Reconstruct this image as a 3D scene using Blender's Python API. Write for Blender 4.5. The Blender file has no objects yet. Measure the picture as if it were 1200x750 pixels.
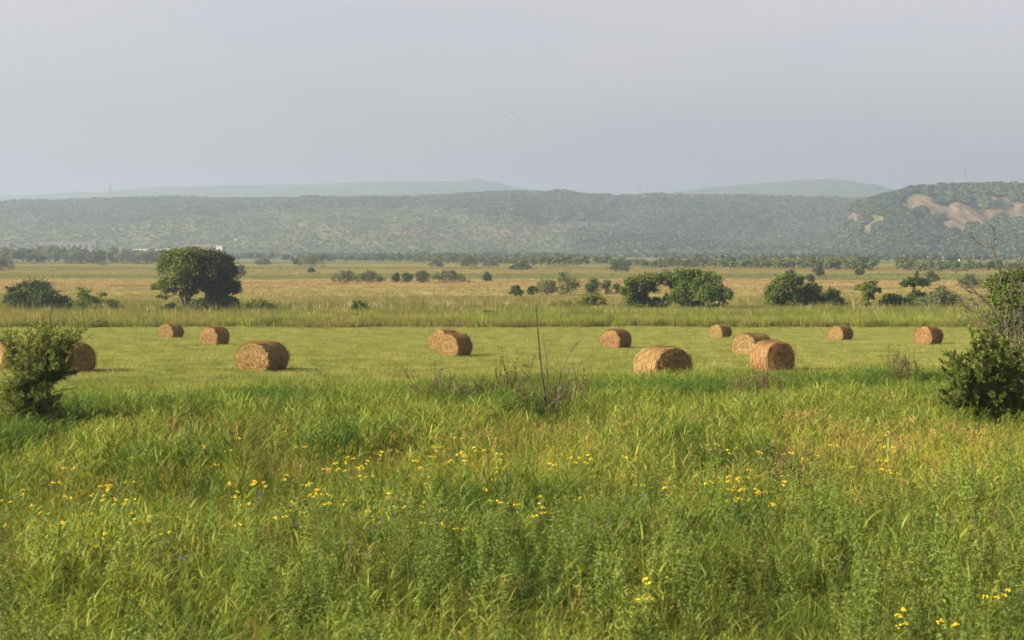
import bpy, math, random
import numpy as np
from mathutils import Vector
R = math.radians
PI = math.pi
rng = np.random.default_rng(7)
random.seed(7)
S = bpy.context.scene
COL = S.collection

# ------------------------------------------------------------------ camera and placing
F, CX, CY, HZ = 2000.0, 600.0, 375.0, 293.0        # focal length and horizon of the photograph, px at 1200 wide
CAMZ = 6.0
PITCH = math.atan((CY - HZ) / F)
cam_d = bpy.data.cameras.new('camera')
cam = bpy.data.objects.new('camera', cam_d)
COL.objects.link(cam)
cam.location = (0, 0, CAMZ)
cam.rotation_euler = (PI / 2 - PITCH, 0, 0)
cam_d.sensor_width = 36
cam_d.lens = 36 * F / 1200
cam_d.clip_start = 0.5
cam_d.clip_end = 40000
cam_d.dof.use_dof = True
cam_d.dof.focus_distance = 110
cam_d.dof.aperture_fstop = 3.2
S.camera = cam


def at(px, py, Y):
    """world point on the photograph's sight line at the distance Y"""
    cp, sp = math.cos(PITCH), math.sin(PITCH)
    u, v = px - CX, -(py - CY)
    d = np.array([u, F * cp + v * sp, -F * sp + v * cp])
    return np.array([0, 0, CAMZ]) + d * (Y / d[1])


def vnoise(x, y, seed=0):
    xi, yi = np.floor(x), np.floor(y)
    fx, fy = x - xi, y - yi
    fx, fy = fx * fx * (3 - 2 * fx), fy * fy * (3 - 2 * fy)

    def h(a, b):
        s = np.sin(a * 127.1 + b * 311.7 + seed * 74.7) * 43758.5453
        return s - np.floor(s)
    return (h(xi, yi) * (1 - fx) + h(xi + 1, yi) * fx) * (1 - fy) + (h(xi, yi + 1) * (1 - fx) + h(xi + 1, yi + 1) * fx) * fy


def fbm(x, y, o=4, seed=0):
    x, y = np.asarray(x, float), np.asarray(y, float)
    r, a, t = 0, 1.0, 0
    for i in range(o):
        r = r + a * vnoise(x * 2 ** i, y * 2 ** i, seed + i * 3.3)
        t += a
        a *= 0.5
    return r / t


GY = np.array([-900, 14, 50, 62, 76, 92, 115, 150, 185, 230, 20000.])
GZ = np.array([1.0, 1.0, 1.0, 0.95, 0.70, 0.22, -0.45, -1.6, -2.4, -2.5, -2.5])


def gz(x, y):
    x, y = np.asarray(x, float), np.asarray(y, float)
    z = sum(np.interp(y + d, GY, GZ) for d in (-8, -4, 0, 4, 8)) / 5
    k = np.clip((y - 10) / 30, 0, 1)
    return z + k * 0.04 * (fbm(x / 9, y / 9, 2, 5) - .5) + np.clip((y - 180) / 100, 0, 1) * .5 * (fbm(x / 60, y / 60, 2, 8) - .5)


def on_ground(px, py):
    lo, hi = 12.0, 4000.0
    Y = np.concatenate([np.arange(12, 300, .25), np.arange(300, 4000, 4.)])
    prev = None
    for y in Y:
        p = at(px, py, y)
        if p[2] <= float(gz(p[0], y)):
            return np.array([p[0], y, float(gz(p[0], y))])
    return at(px, py, 3000)


# ------------------------------------------------------------------ objects
def tag(o, label=None, cat=None, group=None, kind=None):
    for k, v in (('label', label), ('category', cat), ('group', group), ('kind', kind)):
        if v:
            o[k] = v
    return o


def link(o, parent=None):
    COL.objects.link(o)
    if parent:
        o.parent = parent
    return o


def empty(name, loc, rz=0):
    o = bpy.data.objects.new(name, None)
    o.location = Vector(loc)
    o.rotation_euler = (0, 0, rz)
    o.empty_display_size = .3
    return link(o)


def copy_thing(o, loc=None, rz=None, scale=None):
    c = o.copy()
    COL.objects.link(c)
    for ch in list(o.children):
        d = ch.copy()
        COL.objects.link(d)
        d.parent = c
        for g in list(ch.children):
            e = g.copy()
            COL.objects.link(e)
            e.parent = d
    if loc is not None:
        c.location = Vector(loc)
    if rz is not None:
        c.rotation_euler = (0, 0, rz)
    if scale is not None:
        c.scale = scale if hasattr(scale, '__len__') else (scale,) * 3
    return c


class Geo:
    """collects quads and triangles with a per-vertex value v and a uv"""
    def __init__(self):
        self.V, self.Q, self.T, self.A, self.U, self.n = [], [], [], [], [], 0

    def add(self, V, Q=None, T=None, a=0.5, uv=None):
        V = np.asarray(V, float).reshape(-1, 3)
        m = len(V)
        if Q is not None and len(Q):
            self.Q.append(np.asarray(Q, int).reshape(-1, 4) + self.n)
        if T is not None and len(T):
            self.T.append(np.asarray(T, int).reshape(-1, 3) + self.n)
        self.V.append(V)
        self.A.append(np.broadcast_to(np.asarray(a, float), (m,)))
        self.U.append(np.zeros((m, 2)) if uv is None else np.asarray(uv, float))
        self.n += m

    def mesh(self, name, mat, smooth=False):
        V = np.concatenate(self.V)
        Q = np.concatenate(self.Q) if self.Q else np.zeros((0, 4), int)
        T = np.concatenate(self.T) if self.T else np.zeros((0, 3), int)
        me = bpy.data.meshes.new(name)
        me.vertices.add(len(V))
        me.vertices.foreach_set('co', V.astype(np.float32).ravel())
        loops = np.concatenate([Q.ravel(), T.ravel()]).astype(np.int32)
        me.loops.add(len(loops))
        me.loops.foreach_set('vertex_index', loops)
        me.polygons.add(len(Q) + len(T))
        st = np.concatenate([np.arange(len(Q)) * 4, len(Q) * 4 + np.arange(len(T)) * 3]).astype(np.int32)
        me.polygons.foreach_set('loop_start', st)
        me.polygons.foreach_set('use_smooth', np.full(len(st), smooth))
        at_ = me.attributes.new('v', 'FLOAT', 'POINT')
        at_.data.foreach_set('value', np.concatenate(self.A).astype(np.float32))
        ut = me.attributes.new('uvp', 'FLOAT_VECTOR', 'POINT')
        U = np.concatenate(self.U)
        ut.data.foreach_set('vector', np.column_stack([U, np.zeros(len(U))]).astype(np.float32).ravel())
        me.materials.append(mat)
        me.update()
        me.validate()
        return me

    def obj(self, name, mat, parent=None, smooth=False):
        return link(bpy.data.objects.new(name, self.mesh(name, mat, smooth)), parent)


def unit(v):
    return v / np.maximum(np.linalg.norm(v, axis=-1, keepdims=True), 1e-9)


def tube(g, pts, rad, k=6, a=.5):
    pts = np.asarray(pts, float)
    n = len(pts)
    rad = np.broadcast_to(np.asarray(rad, float), (n,))
    t = unit(np.gradient(pts, axis=0))
    ref = np.array([0.31, .2, .93]) if abs(t[0][2]) < .8 else np.array([1., .2, 0])
    s = unit(np.cross(t, ref))
    b = np.cross(t, s)
    an = np.arange(k) * 2 * PI / k
    V = pts[:, None] + rad[:, None, None] * (np.cos(an)[None, :, None] * s[:, None] + np.sin(an)[None, :, None] * b[:, None])
    Q = [[i * k + j, i * k + (j + 1) % k, (i + 1) * k + (j + 1) % k, (i + 1) * k + j] for i in range(n - 1) for j in range(k)]
    u = np.linspace(0, 1, n)[:, None].repeat(k, 1).ravel()
    g.add(V.reshape(-1, 3), Q, a=a, uv=np.column_stack([u, np.tile(an, n)]))


def smooth_path(P, n=10):
    P = np.asarray(P, float)
    if len(P) == 2:
        return P[0] + (P[1] - P[0]) * np.linspace(0, 1, n)[:, None]
    t = np.linspace(0, len(P) - 1, n)
    out = []
    for q in t:
        i = min(int(q), len(P) - 2)
        f = q - i
        p0, p1, p2, p3 = P[max(i - 1, 0)], P[i], P[i + 1], P[min(i + 2, len(P) - 1)]
        out.append(.5 * ((2 * p1) + (-p0 + p2) * f + (2 * p0 - 5 * p1 + 4 * p2 - p3) * f * f + (-p0 + 3 * p1 - 3 * p2 + p3) * f ** 3))
    return np.array(out)


def leaves(g, C, N, L, W, rs, a=None, fold=.25):
    """rhombic folded leaves at C facing N"""
    n = len(C)
    N = unit(N)
    r = rs.normal(size=(n, 3))
    ax = unit(r - (r * N).sum(1, keepdims=True) * N)
    sd = np.cross(N, ax)
    L = np.broadcast_to(np.asarray(L, float), (n,))[:, None]
    W = np.broadcast_to(np.asarray(W, float), (n,))[:, None]
    V = np.stack([C - ax * L * .5, C + sd * W * .5 + N * W * fold, C + ax * L * .5, C - sd * W * .5 + N * W * fold], 1)
    Q = np.arange(n * 4).reshape(n, 4)
    a = rs.random(n) if a is None else a
    g.add(V.reshape(-1, 3), Q, a=np.repeat(a, 4))


def blades(g, base, az, H, lean, curve, W, rs, a=None, seg=4):
    """curved grass blades: base (n,3), azimuth, height, lean, curl and width arrays"""
    n = len(base)
    t = np.linspace(0, 1, seg + 1)
    d = np.column_stack([np.cos(az), np.sin(az), np.zeros(n)])
    tw = az + PI / 2 + rs.normal(0, .5, n)
    s = np.column_stack([np.cos(tw), np.sin(tw), np.zeros(n)])
    out = lean[:, None] * t + curve[:, None] * t ** 2.2
    up = np.sin(np.clip(1.57 - 0.0 * out, 0, 2)) * t * (1 - .35 * (curve[:, None]) * t ** 2)
    P = base[:, None] + (out * H[:, None])[..., None] * d[:, None] + (up * H[:, None])[..., None] * np.array([0, 0, 1.])
    w = W[:, None] * (np.minimum(1, .6 + 1.2 * t) * (1 - t ** 1.8) + .06)
    V = np.stack([P - s[:, None] * w[..., None] * .5, P + s[:, None] * w[..., None] * .5], 2)     # n,seg+1,2,3
    m = (seg + 1) * 2
    b = (np.arange(n) * m)[:, None, None]
    i = (np.arange(seg) * 2)[None, :, None]
    Q = b + i + np.array([0, 1, 3, 2])[None, None, :]
    a = rs.random(n) if a is None else a
    g.add(V.reshape(-1, 3), Q.reshape(-1, 4), a=np.repeat(a, m))


# ------------------------------------------------------------------ materials
class NT:
    def __init__(self, name):
        self.m = bpy.data.materials.new(name)
        self.m.use_nodes = True
        self.t = self.m.node_tree
        self.t.nodes.clear()
        self.out = self.n('ShaderNodeOutputMaterial')

    def n(self, kind, **kw):
        x = self.t.nodes.new(kind)
        for k, v in kw.items():
            setattr(x, k, v)
        return x

    def l(self, a, b):
        self.t.links.new(a, b)

    def attr(self, name, out='Fac'):
        return self.n('ShaderNodeAttribute', attribute_name=name).outputs[out]

    def pos(self):
        return self.n('ShaderNodeNewGeometry').outputs['Position']

    def mapping(self, vec, scale=(1, 1, 1), loc=(0, 0, 0)):
        m = self.n('ShaderNodeMapping')
        m.inputs['Scale'].default_value = scale
        m.inputs['Location'].default_value = loc
        self.l(vec, m.inputs['Vector'])
        return m.outputs[0]

    def noise(self, vec, scale=1, detail=4, rough=.55, dist=0):
        x = self.n('ShaderNodeTexNoise')
        x.inputs['Scale'].default_value = scale
        x.inputs['Detail'].default_value = detail
        x.inputs['Roughness'].default_value = rough
        x.inputs['Distortion'].default_value = dist
        self.l(vec, x.inputs['Vector'])
        return x.outputs['Fac']

    def ramp(self, fac, stops):
        r = self.n('ShaderNodeValToRGB')
        e = r.color_ramp.elements
        while len(e) < len(stops):
            e.new(.5)
        for i, (p, c) in enumerate(stops):
            e[i].position = p
            c = (c, c, c) if not hasattr(c, '__len__') else c
            e[i].color = (*c, 1)
        self.l(fac, r.inputs[0])
        return r.outputs[0]

    def mix(self, fac, a, b, blend='MIX'):
        x = self.n('ShaderNodeMix', data_type='RGBA', blend_type=blend)
        for v, s in ((fac, x.inputs['Factor']), (a, x.inputs['A']), (b, x.inputs['B'])):
            if hasattr(v, 'is_linked'):
                self.l(v, s)
            elif hasattr(v, '__len__'):
                s.default_value = (*v, 1)
            else:
                s.default_value = v
        return x.outputs['Result']

    def math(self, op, a, b=0.0, clamp=False):
        x = self.n('ShaderNodeMath', operation=op, use_clamp=clamp)
        for i, v in enumerate((a, b)):
            if hasattr(v, 'is_linked'):
                self.l(v, x.inputs[i])
            else:
                x.inputs[i].default_value = v
        return x.outputs[0]

    def principled(self, col, rough=.8, spec=.2, normal=None):
        p = self.n('ShaderNodeBsdfPrincipled')
        if hasattr(col, 'is_linked'):
            self.l(col, p.inputs['Base Color'])
        else:
            p.inputs['Base Color'].default_value = (*col, 1)
        p.inputs['Roughness'].default_value = rough
        p.inputs['Specular IOR Level'].default_value = spec
        if normal is not None:
            self.l(normal, p.inputs['Normal'])
        return p.outputs[0]

    def bump(self, h, strength=.5, dist=.05):
        b = self.n('ShaderNodeBump')
        b.inputs['Strength'].default_value = strength
        b.inputs['Distance'].default_value = dist
        self.l(h, b.inputs['Height'])
        return b.outputs[0]

    def done(self, sh):
        self.l(sh, self.out.inputs['Surface'])
        return self.m

    def leafy(self, col, trans=.35, rough=.55, spec=.25, tint=(1.15, 1.1, .55)):
        p = self.principled(col, rough, spec)
        tr = self.n('ShaderNodeBsdfTranslucent')
        self.l(self.mix(1.0, col, tint, 'MULTIPLY'), tr.inputs['Color'])
        x = self.n('ShaderNodeMixShader')
        x.inputs[0].default_value = trans
        self.l(p, x.inputs[1])
        self.l(tr.outputs[0], x.inputs[2])
        return self.done(x.outputs[0])


def veg(name, c0, c1, c2=None, wscale=.25, lo=.45, hi=.65, trans=.35, jitter=.3, hue=.02, rough=.6, spec=.2):
    """leaf material: c0..c1 by leaf, c2 in patches of the place, jitter by plant"""
    t = NT(name)
    c = t.mix(t.attr('v'), c0, c1)
    if c2 is not None:
        f = t.ramp(t.noise(t.pos(), wscale, 3), [(lo, 0.), (hi, 1.)])
        c = t.mix(f, c, c2)
    oi = t.n('ShaderNodeObjectInfo').outputs['Random']
    h = t.n('ShaderNodeHueSaturation')
    t.l(c, h.inputs['Color'])
    t.l(t.math('MULTIPLY_ADD', oi, jitter * 2), h.inputs['Value'])
    h.inputs['Value'].links[0].from_node.inputs[2].default_value = 1 - jitter
    hm = t.n('ShaderNodeMath', operation='MULTIPLY_ADD')
    fr = t.math('FRACT', t.math('MULTIPLY', oi, 17.3))
    t.l(fr, hm.inputs[0])
    hm.inputs[1].default_value = hue * 2
    hm.inputs[2].default_value = .5 - hue
    t.l(hm.outputs[0], h.inputs['Hue'])
    return t.leafy(h.outputs[0], trans, rough, spec)


M = {}
M['reed'] = veg('reed_leaf', (.082, .142, .014), (.35, .38, .075), (.056, .112, .012), .20, .46, .66, .45, .3, .014, .55, .2)
M['fine'] = veg('fine_grass', (.128, .16, .025), (.355, .335, .082), (.118, .156, .021), .3, .45, .65, .42, .28, .014, .65, .15)
M['seed'] = veg('seed_head', (.32, .22, .075), (.46, .33, .13), None, trans=.25, jitter=.25, rough=.8, spec=.1)
M['mug'] = veg('weed_leaf', (.060, .118, .015), (.255, .31, .070), (.125, .175, .036), .5, .4, .7, .4, .3, .014)
M['mown'] = veg('mown_blade', (.16, .195, .044), (.34, .325, .11), (.15, .188, .044), .5, .42, .62, .4, .16, .01, .6, .15)
M['dry'] = veg('dry_stem', (.085, .066, .03), (.18, .14, .065), None, trans=.05, jitter=.2, rough=.85, spec=.1)
M['bark'] = veg('bark', (.055, .042, .03), (.10, .08, .06), None, trans=.0, jitter=.15, rough=.9, spec=.1)
M['deadwood'] = veg('dead_wood', (.065, .052, .04), (.13, .11, .085), None, trans=.0, jitter=.1, rough=.85, spec=.15)
M['willow'] = veg('willow_leaf', (.075, .105, .017), (.26, .28, .058), None, trans=.35, jitter=.05, spec=.35, rough=.45)
M['bushleaf'] = veg('bush_leaf', (.06, .10, .014), (.14, .19, .03), None, trans=.35, jitter=.05, spec=.3, rough=.5)
M['oak'] = veg('tree_leaf', (.036, .066, .008), (.125, .165, .018), None, trans=.3, jitter=.1)
M['dark'] = veg('dark_leaf', (.024, .046, .009), (.062, .095, .017), None, trans=.28, jitter=.15)
M['olive'] = veg('olive_leaf', (.10, .12, .022), (.18, .19, .035), None, trans=.35, jitter=.12)
M['grey'] = veg('grey_leaf', (.075, .095, .035), (.13, .15, .06), None, trans=.3, jitter=.15)
M['far'] = veg('far_leaf', (.06, .09, .022), (.125, .15, .038), None, trans=.25, jitter=.3, hue=.02)


# bands of the far meadow by distance: shared by the ground sheet and its grass
def meadow_colour(t):
    p = t.pos()
    sx = t.n('ShaderNodeSeparateXYZ')
    t.l(p, sx.inputs[0])
    n1 = t.noise(t.mapping(p, (.004, .012, 0)), 1, 4)
    n2 = t.noise(t.mapping(p, (.03, .06, 0)), 1, 3)
    y = t.math('ADD', sx.outputs['Y'], t.math('MULTIPLY', t.math('SUBTRACT', n1, .5), 260))
    y = t.math('ADD', y, t.math('MULTIPLY', t.math('SUBTRACT', n2, .5), 60))
    f = t.math('DIVIDE', y, 1400, True)
    k = 1 / 1400
    G = (.19, .19, .065)
    G2 = (.18, .195, .075)
    O = (.335, .26, .13)
    TN = (.29, .255, .11)
    c = t.ramp(f, [(0, (.17, .18, .04)), (200 * k, (.235, .215, .065)), (250 * k, G), (320 * k, TN), (400 * k, O),
                   (460 * k, O), (500 * k, G2), (590 * k, G2), (640 * k, TN), (720 * k, (.26, .20, .07)), (800 * k, G2),
                   (930 * k, TN), (1150 * k, (.15, .17, .045))])
    v = t.ramp(t.noise(t.mapping(p, (.02, .08, 0)), 1, 5, .65), [(.3, .72), (.7, 1.25)])
    return t.mix(1.0, c, v, 'MULTIPLY')


t = NT('ground_soil')
mc = meadow_colour(t)
sy = t.n('ShaderNodeSeparateXYZ')
t.l(t.pos(), sy.inputs[0])
near = t.mix(t.ramp(t.noise(t.pos(), .8, 5), [(.35, 0.), (.65, 1.)]), (.050, .052, .016), (.09, .085, .03))
mow = t.mix(t.ramp(t.noise(t.pos(), .12, 5), [(.4, 0.), (.65, 1.)]), (.23, .22, .075), (.17, .18, .05))
f1 = t.ramp(t.math('DIVIDE', sy.outputs['Y'], 200), [(.30, 0.), (.40, 1.)])
f2 = t.ramp(t.math('DIVIDE', sy.outputs['Y'], 400), [(.455, 0.), (.47, 1.)])
c = t.mix(f2, t.mix(f1, near, mow), t.mix(1.0, mc, (.72, .74, .72), 'MULTIPLY'))
M['ground'] = t.done(t.principled(c, .95, .1, t.bump(t.noise(t.pos(), 3, 6), .6, .1)))

t = NT('meadow_blade')
c = t.mix(1.0, meadow_colour(t), t.ramp(t.attr('v'), [(0, (.62, .70, .6)), (1, (1.25, 1.15, 1.1))]), 'MULTIPLY')
h = t.n('ShaderNodeHueSaturation')
t.l(c, h.inputs['Color'])
t.l(t.math('ADD', t.math('MULTIPLY', t.n('ShaderNodeObjectInfo').outputs['Random'], .5), .75), h.inputs['Value'])
M['meadow'] = t.leafy(h.outputs[0], .35, .7, .1)


def hill_mat(name, dark, light, bare=None):
    t = NT(name)
    p = t.pos()
    f = t.ramp(t.noise(p, .012, 6, .65), [(.38, 0.), (.62, 1.)])
    c = t.mix(f, dark, light)
    c = t.mix(1.0, c, t.ramp(t.noise(p, .09, 4, .7), [(.3, .78), (.7, 1.15)]), 'MULTIPLY')
    if bare:
        s = t.mix(t.ramp(t.noise(t.mapping(p, (.13, .03, .03)), 1, 5, .65), [(.38, 0.), (.60, 1.)]), bare, tuple(x * .42 for x in bare))
        b = t.math('ADD', t.attr('v'), t.math('MULTIPLY', t.math('SUBTRACT', t.noise(p, .05, 5, .7), .5), .7))
        c = t.mix(t.ramp(b, [(.28, 0.), (.42, 1.)]), c, s)
    return t.done(t.principled(c, .95, .05, t.bump(t.noise(p, .12, 5, .7), .8, 4)))


M['hill'] = hill_mat('hill_scrub', (.075, .095, .03), (.115, .13, .045), (.24, .19, .14))
M['bluff'] = hill_mat('bluff_soil', (.05, .07, .018), (.10, .11, .03), (.175, .135, .085))
M['ridge'] = hill_mat('ridge_forest', (.035, .055, .018), (.06, .08, .026))
M['wood'] = veg('hill_wood_leaf', (.024, .043, .014), (.046, .070, .022), (.058, .08, .024), .008, .42, .58, .15, .2, .012)

# straw: fibres run round the bale on its side and wind into a spiral on its ends
t = NT('straw')
uv = t.attr('uvp', 'Vector')
fa = t.noise(t.mapping(uv, (2.2, 46, 1)), 1, 5, .7, 1.2)
fb = t.noise(t.mapping(uv, (.9, 9, 1)), 1, 4, .6, .8)
big = t.noise(t.mapping(uv, (2.0, 2.4, 1)), 1, 4, .6)
c = t.ramp(fa, [(.39, (.05, .033, .014)), (.52, (.27, .185, .086)), (.70, (.53, .40, .205))])
c = t.mix(t.ramp(fb, [(.38, .75), (.55, 0.)]), c, (.085, .05, .02))
c = t.mix(t.ramp(big, [(.45, 0.), (.72, .55)]), c, (.20, .12, .045))
hh = t.math('ADD', t.math('MULTIPLY', fa, .5), fb)
M['straw'] = t.done(t.principled(c, .85, .15, t.bump(hh, 1.0, .05)))
M['loose'] = veg('loose_straw', (.20, .12, .045), (.50, .33, .13), None, trans=.2, jitter=.05, rough=.75)


def plain(name, col, rough=.6, var=.15, scale=2.0, metal=0):
    t = NT(name)
    p = t.n('ShaderNodeTexCoord').outputs['Object']
    c = t.mix(1.0, col, t.ramp(t.noise(p, scale, 4), [(.3, 1 - var), (.7, 1 + var)]), 'MULTIPLY')
    return t.done(t.principled(c, rough, .3))


M['yellow'] = plain('yellow_petal', (.72, .54, .035), .7, .2, 20)
M['purple'] = plain('purple_petal', (.17, .12, .25), .7, .2, 20)
M['white_wall'] = plain('white_wall', (.74, .74, .72), .6, .08, .1)
M['pale_wall'] = plain('pale_wall', (.40, .40, .39), .7, .1, .1)
M['grey_wall'] = plain('concrete_wall', (.20, .19, .18), .85, .2, .1)
M['blue_roof'] = plain('blue_roof', (.24, .32, .42), .5, .08, .1)
M['brown_roof'] = plain('brown_roof', (.10, .08, .065), .7, .15, .1)
M['rust_roof'] = plain('rust_roof', (.12, .085, .055), .8, .25, .15)
M['window'] = plain('window_glass', (.05, .06, .07), .2, .1, 1)
M['steel'] = plain('steel', (.20, .21, .22), .5, .1, .5)
M['feather'] = plain('feather', (.10, .10, .11), .8, .2, 4)

# ------------------------------------------------------------------ sun, sky, haze
SUN_AZ = math.atan2(-0.95, -0.26)                 # sun to the left and slightly behind the camera
SUN_EL = R(27)
sdir = np.array([math.sin(SUN_AZ) * math.cos(SUN_EL), math.cos(SUN_AZ) * math.cos(SUN_EL), math.sin(SUN_EL)])
sl = bpy.data.lights.new('sun', 'SUN')
sl.energy = 5.0
sl.angle = R(.6)
sl.color = (1.0, .85, .60)
so = link(bpy.data.objects.new('sun', sl))
so.rotation_euler = Vector(sdir).to_track_quat('Z', 'Y').to_euler()
so.location = (-40, -20, 40)

w = bpy.data.worlds.new('World')
S.world = w
w.use_nodes = True
wt = w.node_tree
wt.nodes.clear()
wo = wt.nodes.new('ShaderNodeOutputWorld')
bg = wt.nodes.new('ShaderNodeBackground')
sk = wt.nodes.new('ShaderNodeTexSky')
sk.sky_type = 'NISHITA'
sk.sun_disc = False
sk.sun_elevation = SUN_EL
sk.sun_rotation = SUN_AZ
sk.air_density = 1.0
sk.dust_density = 3.0
sk.ozone_density = 1.5
hs = wt.nodes.new('ShaderNodeHueSaturation')
hs.inputs['Saturation'].default_value = .10
wt.links.new(sk.outputs[0], hs.inputs['Color'])
# faint high cloud
tc = wt.nodes.new('ShaderNodeTexCoord')
mp = wt.nodes.new('ShaderNodeMapping')
mp.inputs['Scale'].default_value = (2.5, 2.5, 9)
nz = wt.nodes.new('ShaderNodeTexNoise')
nz.inputs['Scale'].default_value = 1.6
nz.inputs['Detail'].default_value = 5
wt.links.new(tc.outputs['Generated'], mp.inputs[0])
wt.links.new(mp.outputs[0], nz.inputs['Vector'])
cr = wt.nodes.new('ShaderNodeValToRGB')
cr.color_ramp.elements[0].position, cr.color_ramp.elements[1].position = .42, .62
cr.color_ramp.elements[0].color, cr.color_ramp.elements[1].color = (1.03, 1.0, 1.05, 1), (1.11, 1.06, 1.06, 1)
wt.links.new(nz.outputs['Fac'], cr.inputs[0])
mx = wt.nodes.new('ShaderNodeMix')
mx.data_type, mx.blend_type = 'RGBA', 'MULTIPLY'
mx.inputs['Factor'].default_value = 1
wt.links.new(hs.outputs[0], mx.inputs['A'])
wt.links.new(cr.outputs[0], mx.inputs['B'])
wt.links.new(mx.outputs['Result'], bg.inputs['Color'])
bg.inputs['Strength'].default_value = .058
wt.links.new(bg.outputs[0], wo.inputs['Surface'])

HAZE = 0.00024
t = NT('haze_air')
pv = t.n('ShaderNodeVolumePrincipled')
pv.inputs['Color'].default_value = (.46, .56, .735, 1)
pv.inputs['Density'].default_value = HAZE
pv.inputs['Anisotropy'].default_value = .25
t.l(pv.outputs[0], t.out.inputs['Volume'])
x0, x1, y0, y1, z0, z1 = -8200, 8200, -950, 7500, -5.2, 292
g = Geo()
g.add([(x0, y0, z0), (x1, y0, z0), (x1, y1, z0), (x0, y1, z0), (x0, y0, z1), (x1, y0, z1), (x1, y1, z1), (x0, y1, z1)],
      [(0, 3, 2, 1), (4, 5, 6, 7), (0, 1, 5, 4), (1, 2, 6, 5), (2, 3, 7, 6), (3, 0, 4, 7)])
tag(g.obj('haze', t.m), kind='stuff')

# ------------------------------------------------------------------ ground sheet


def grid_obj(name, xs, ys, zf, mat, af=None, smooth=True):
    X, Y = np.meshgrid(xs, ys)
    Z = zf(X, Y)
    nx, ny = len(xs), len(ys)
    i = np.arange((ny - 1) * nx).reshape(ny - 1, nx)[:, :-1].ravel()
    Q = np.column_stack([i, i + 1, i + nx + 1, i + nx])
    g = Geo()
    a = .5 if af is None else af(X, Y, Z).ravel()
    g.add(np.column_stack([X.ravel(), Y.ravel(), Z.ravel()]), Q, a=a)
    return g.obj(name, mat, smooth=smooth)


xs = np.unique(np.concatenate([-np.geomspace(60, 8000, 40), np.arange(-60, 60.1, 1.5), np.geomspace(60, 8000, 40)]))
ys = np.concatenate([np.linspace(-900, 0, 8), np.arange(8, 200, 1.5), np.geomspace(202, 7400, 80)])
tag(grid_obj('ground', xs, ys, gz, M['ground']), kind='structure')

# ------------------------------------------------------------------ hills


def sstep(t):
    t = np.clip(t, 0, 1)
    return t * t * (3 - 2 * t)


def ztop(prof, Yc):
    p = np.array(prof, float)
    return (p[:, 0] - CX) / F * Yc, CAMZ + (HZ - p[:, 1]) / F * Yc


MAIN = [(-700, 236), (-300, 240), (0, 236.5), (40, 234), (80, 233), (150, 231), (200, 229.5), (300, 232.5), (400, 232), (480, 230.5), (530, 227.5),
        (600, 226), (650, 227.5), (690, 228.5), (706, 228), (714, 232), (722, 229), (760, 227), (800, 227.5), (900, 229.5), (960, 232), (1010, 234.5), (1100, 238), (1300, 236), (1900, 240)]
YC = 3200.0
mx_, mz_ = ztop(MAIN, YC)


def main_h(x, y):
    xp = x * YC / np.maximum(y, 1500)                # the crest line turns with the valley
    top = np.interp(x, mx_, mz_) - 9
    base = 1950 + 260 * (fbm(x / 420, x * 0 + 3.3, 3, 2) - .5)
    t = (y - base) / (YC - base)
    # a low shoulder in front, then the steeper wooded scarp
    sh = .30 + .34 * np.exp(-((x + 180) / 330) ** 2) + .1 * (fbm(x / 300, x * 0 + 9, 2, 4) - .5)
    prof = sh * sstep(t / .55) + (1 - sh) * sstep((t - .42) / .58)
    gul = (fbm(x / 170, y / 420, 4, 11) - .5) * 62 * np.sin(np.clip(t, 0, 1) * PI) + (fbm(x / 60, y / 90, 3, 21) - .5) * 9 * np.clip(t * 3, 0, 1)
    z = -3.2 + (top + 3.2) * prof + gul * np.clip(1 - np.clip(t - .9, 0, .1) * 9, .1, 1)
    return z - np.clip(y - YC, 0, 4000) * .02


def px_of(X, Y, Z):
    cp, sp = math.cos(PITCH), math.sin(PITCH)
    d = Y * cp - (Z - CAMZ) * sp
    return CX + X / d * F, CY - (Y * sp + (Z - CAMZ) * cp) / d * F


def blobs(px, py, spots):
    a = np.zeros_like(px)
    for (x, y, rx, ry) in spots:
        a = np.maximum(a, np.clip(1.35 - (((px - x) / rx) ** 2 + ((py - y) / ry) ** 2) * .85, 0, 1))
    return a


OUTCROP = [(640, 268, 26, 5), (662, 264, 22, 3.5), (690, 262, 30, 3), (620, 275, 16, 3), (480, 272, 30, 3), (520, 276, 18, 3), (340, 286, 14, 2.2), (590, 272, 18, 3), (218, 266, 7, 1.6), (845, 249, 7, 1.4)]


def main_bare(X, Y, Z):
    px, py = px_of(X, Y, Z)
    return blobs(px, py, OUTCROP) * .62 * (Y < YC)


hx = np.arange(-2400, 2401, 14.)
hy = np.concatenate([np.arange(1740, 3420, 12.), np.arange(3440, 5200, 120)])
tag(grid_obj('hill', hx, hy, main_h, M['hill'], main_bare), kind='structure')

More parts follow.
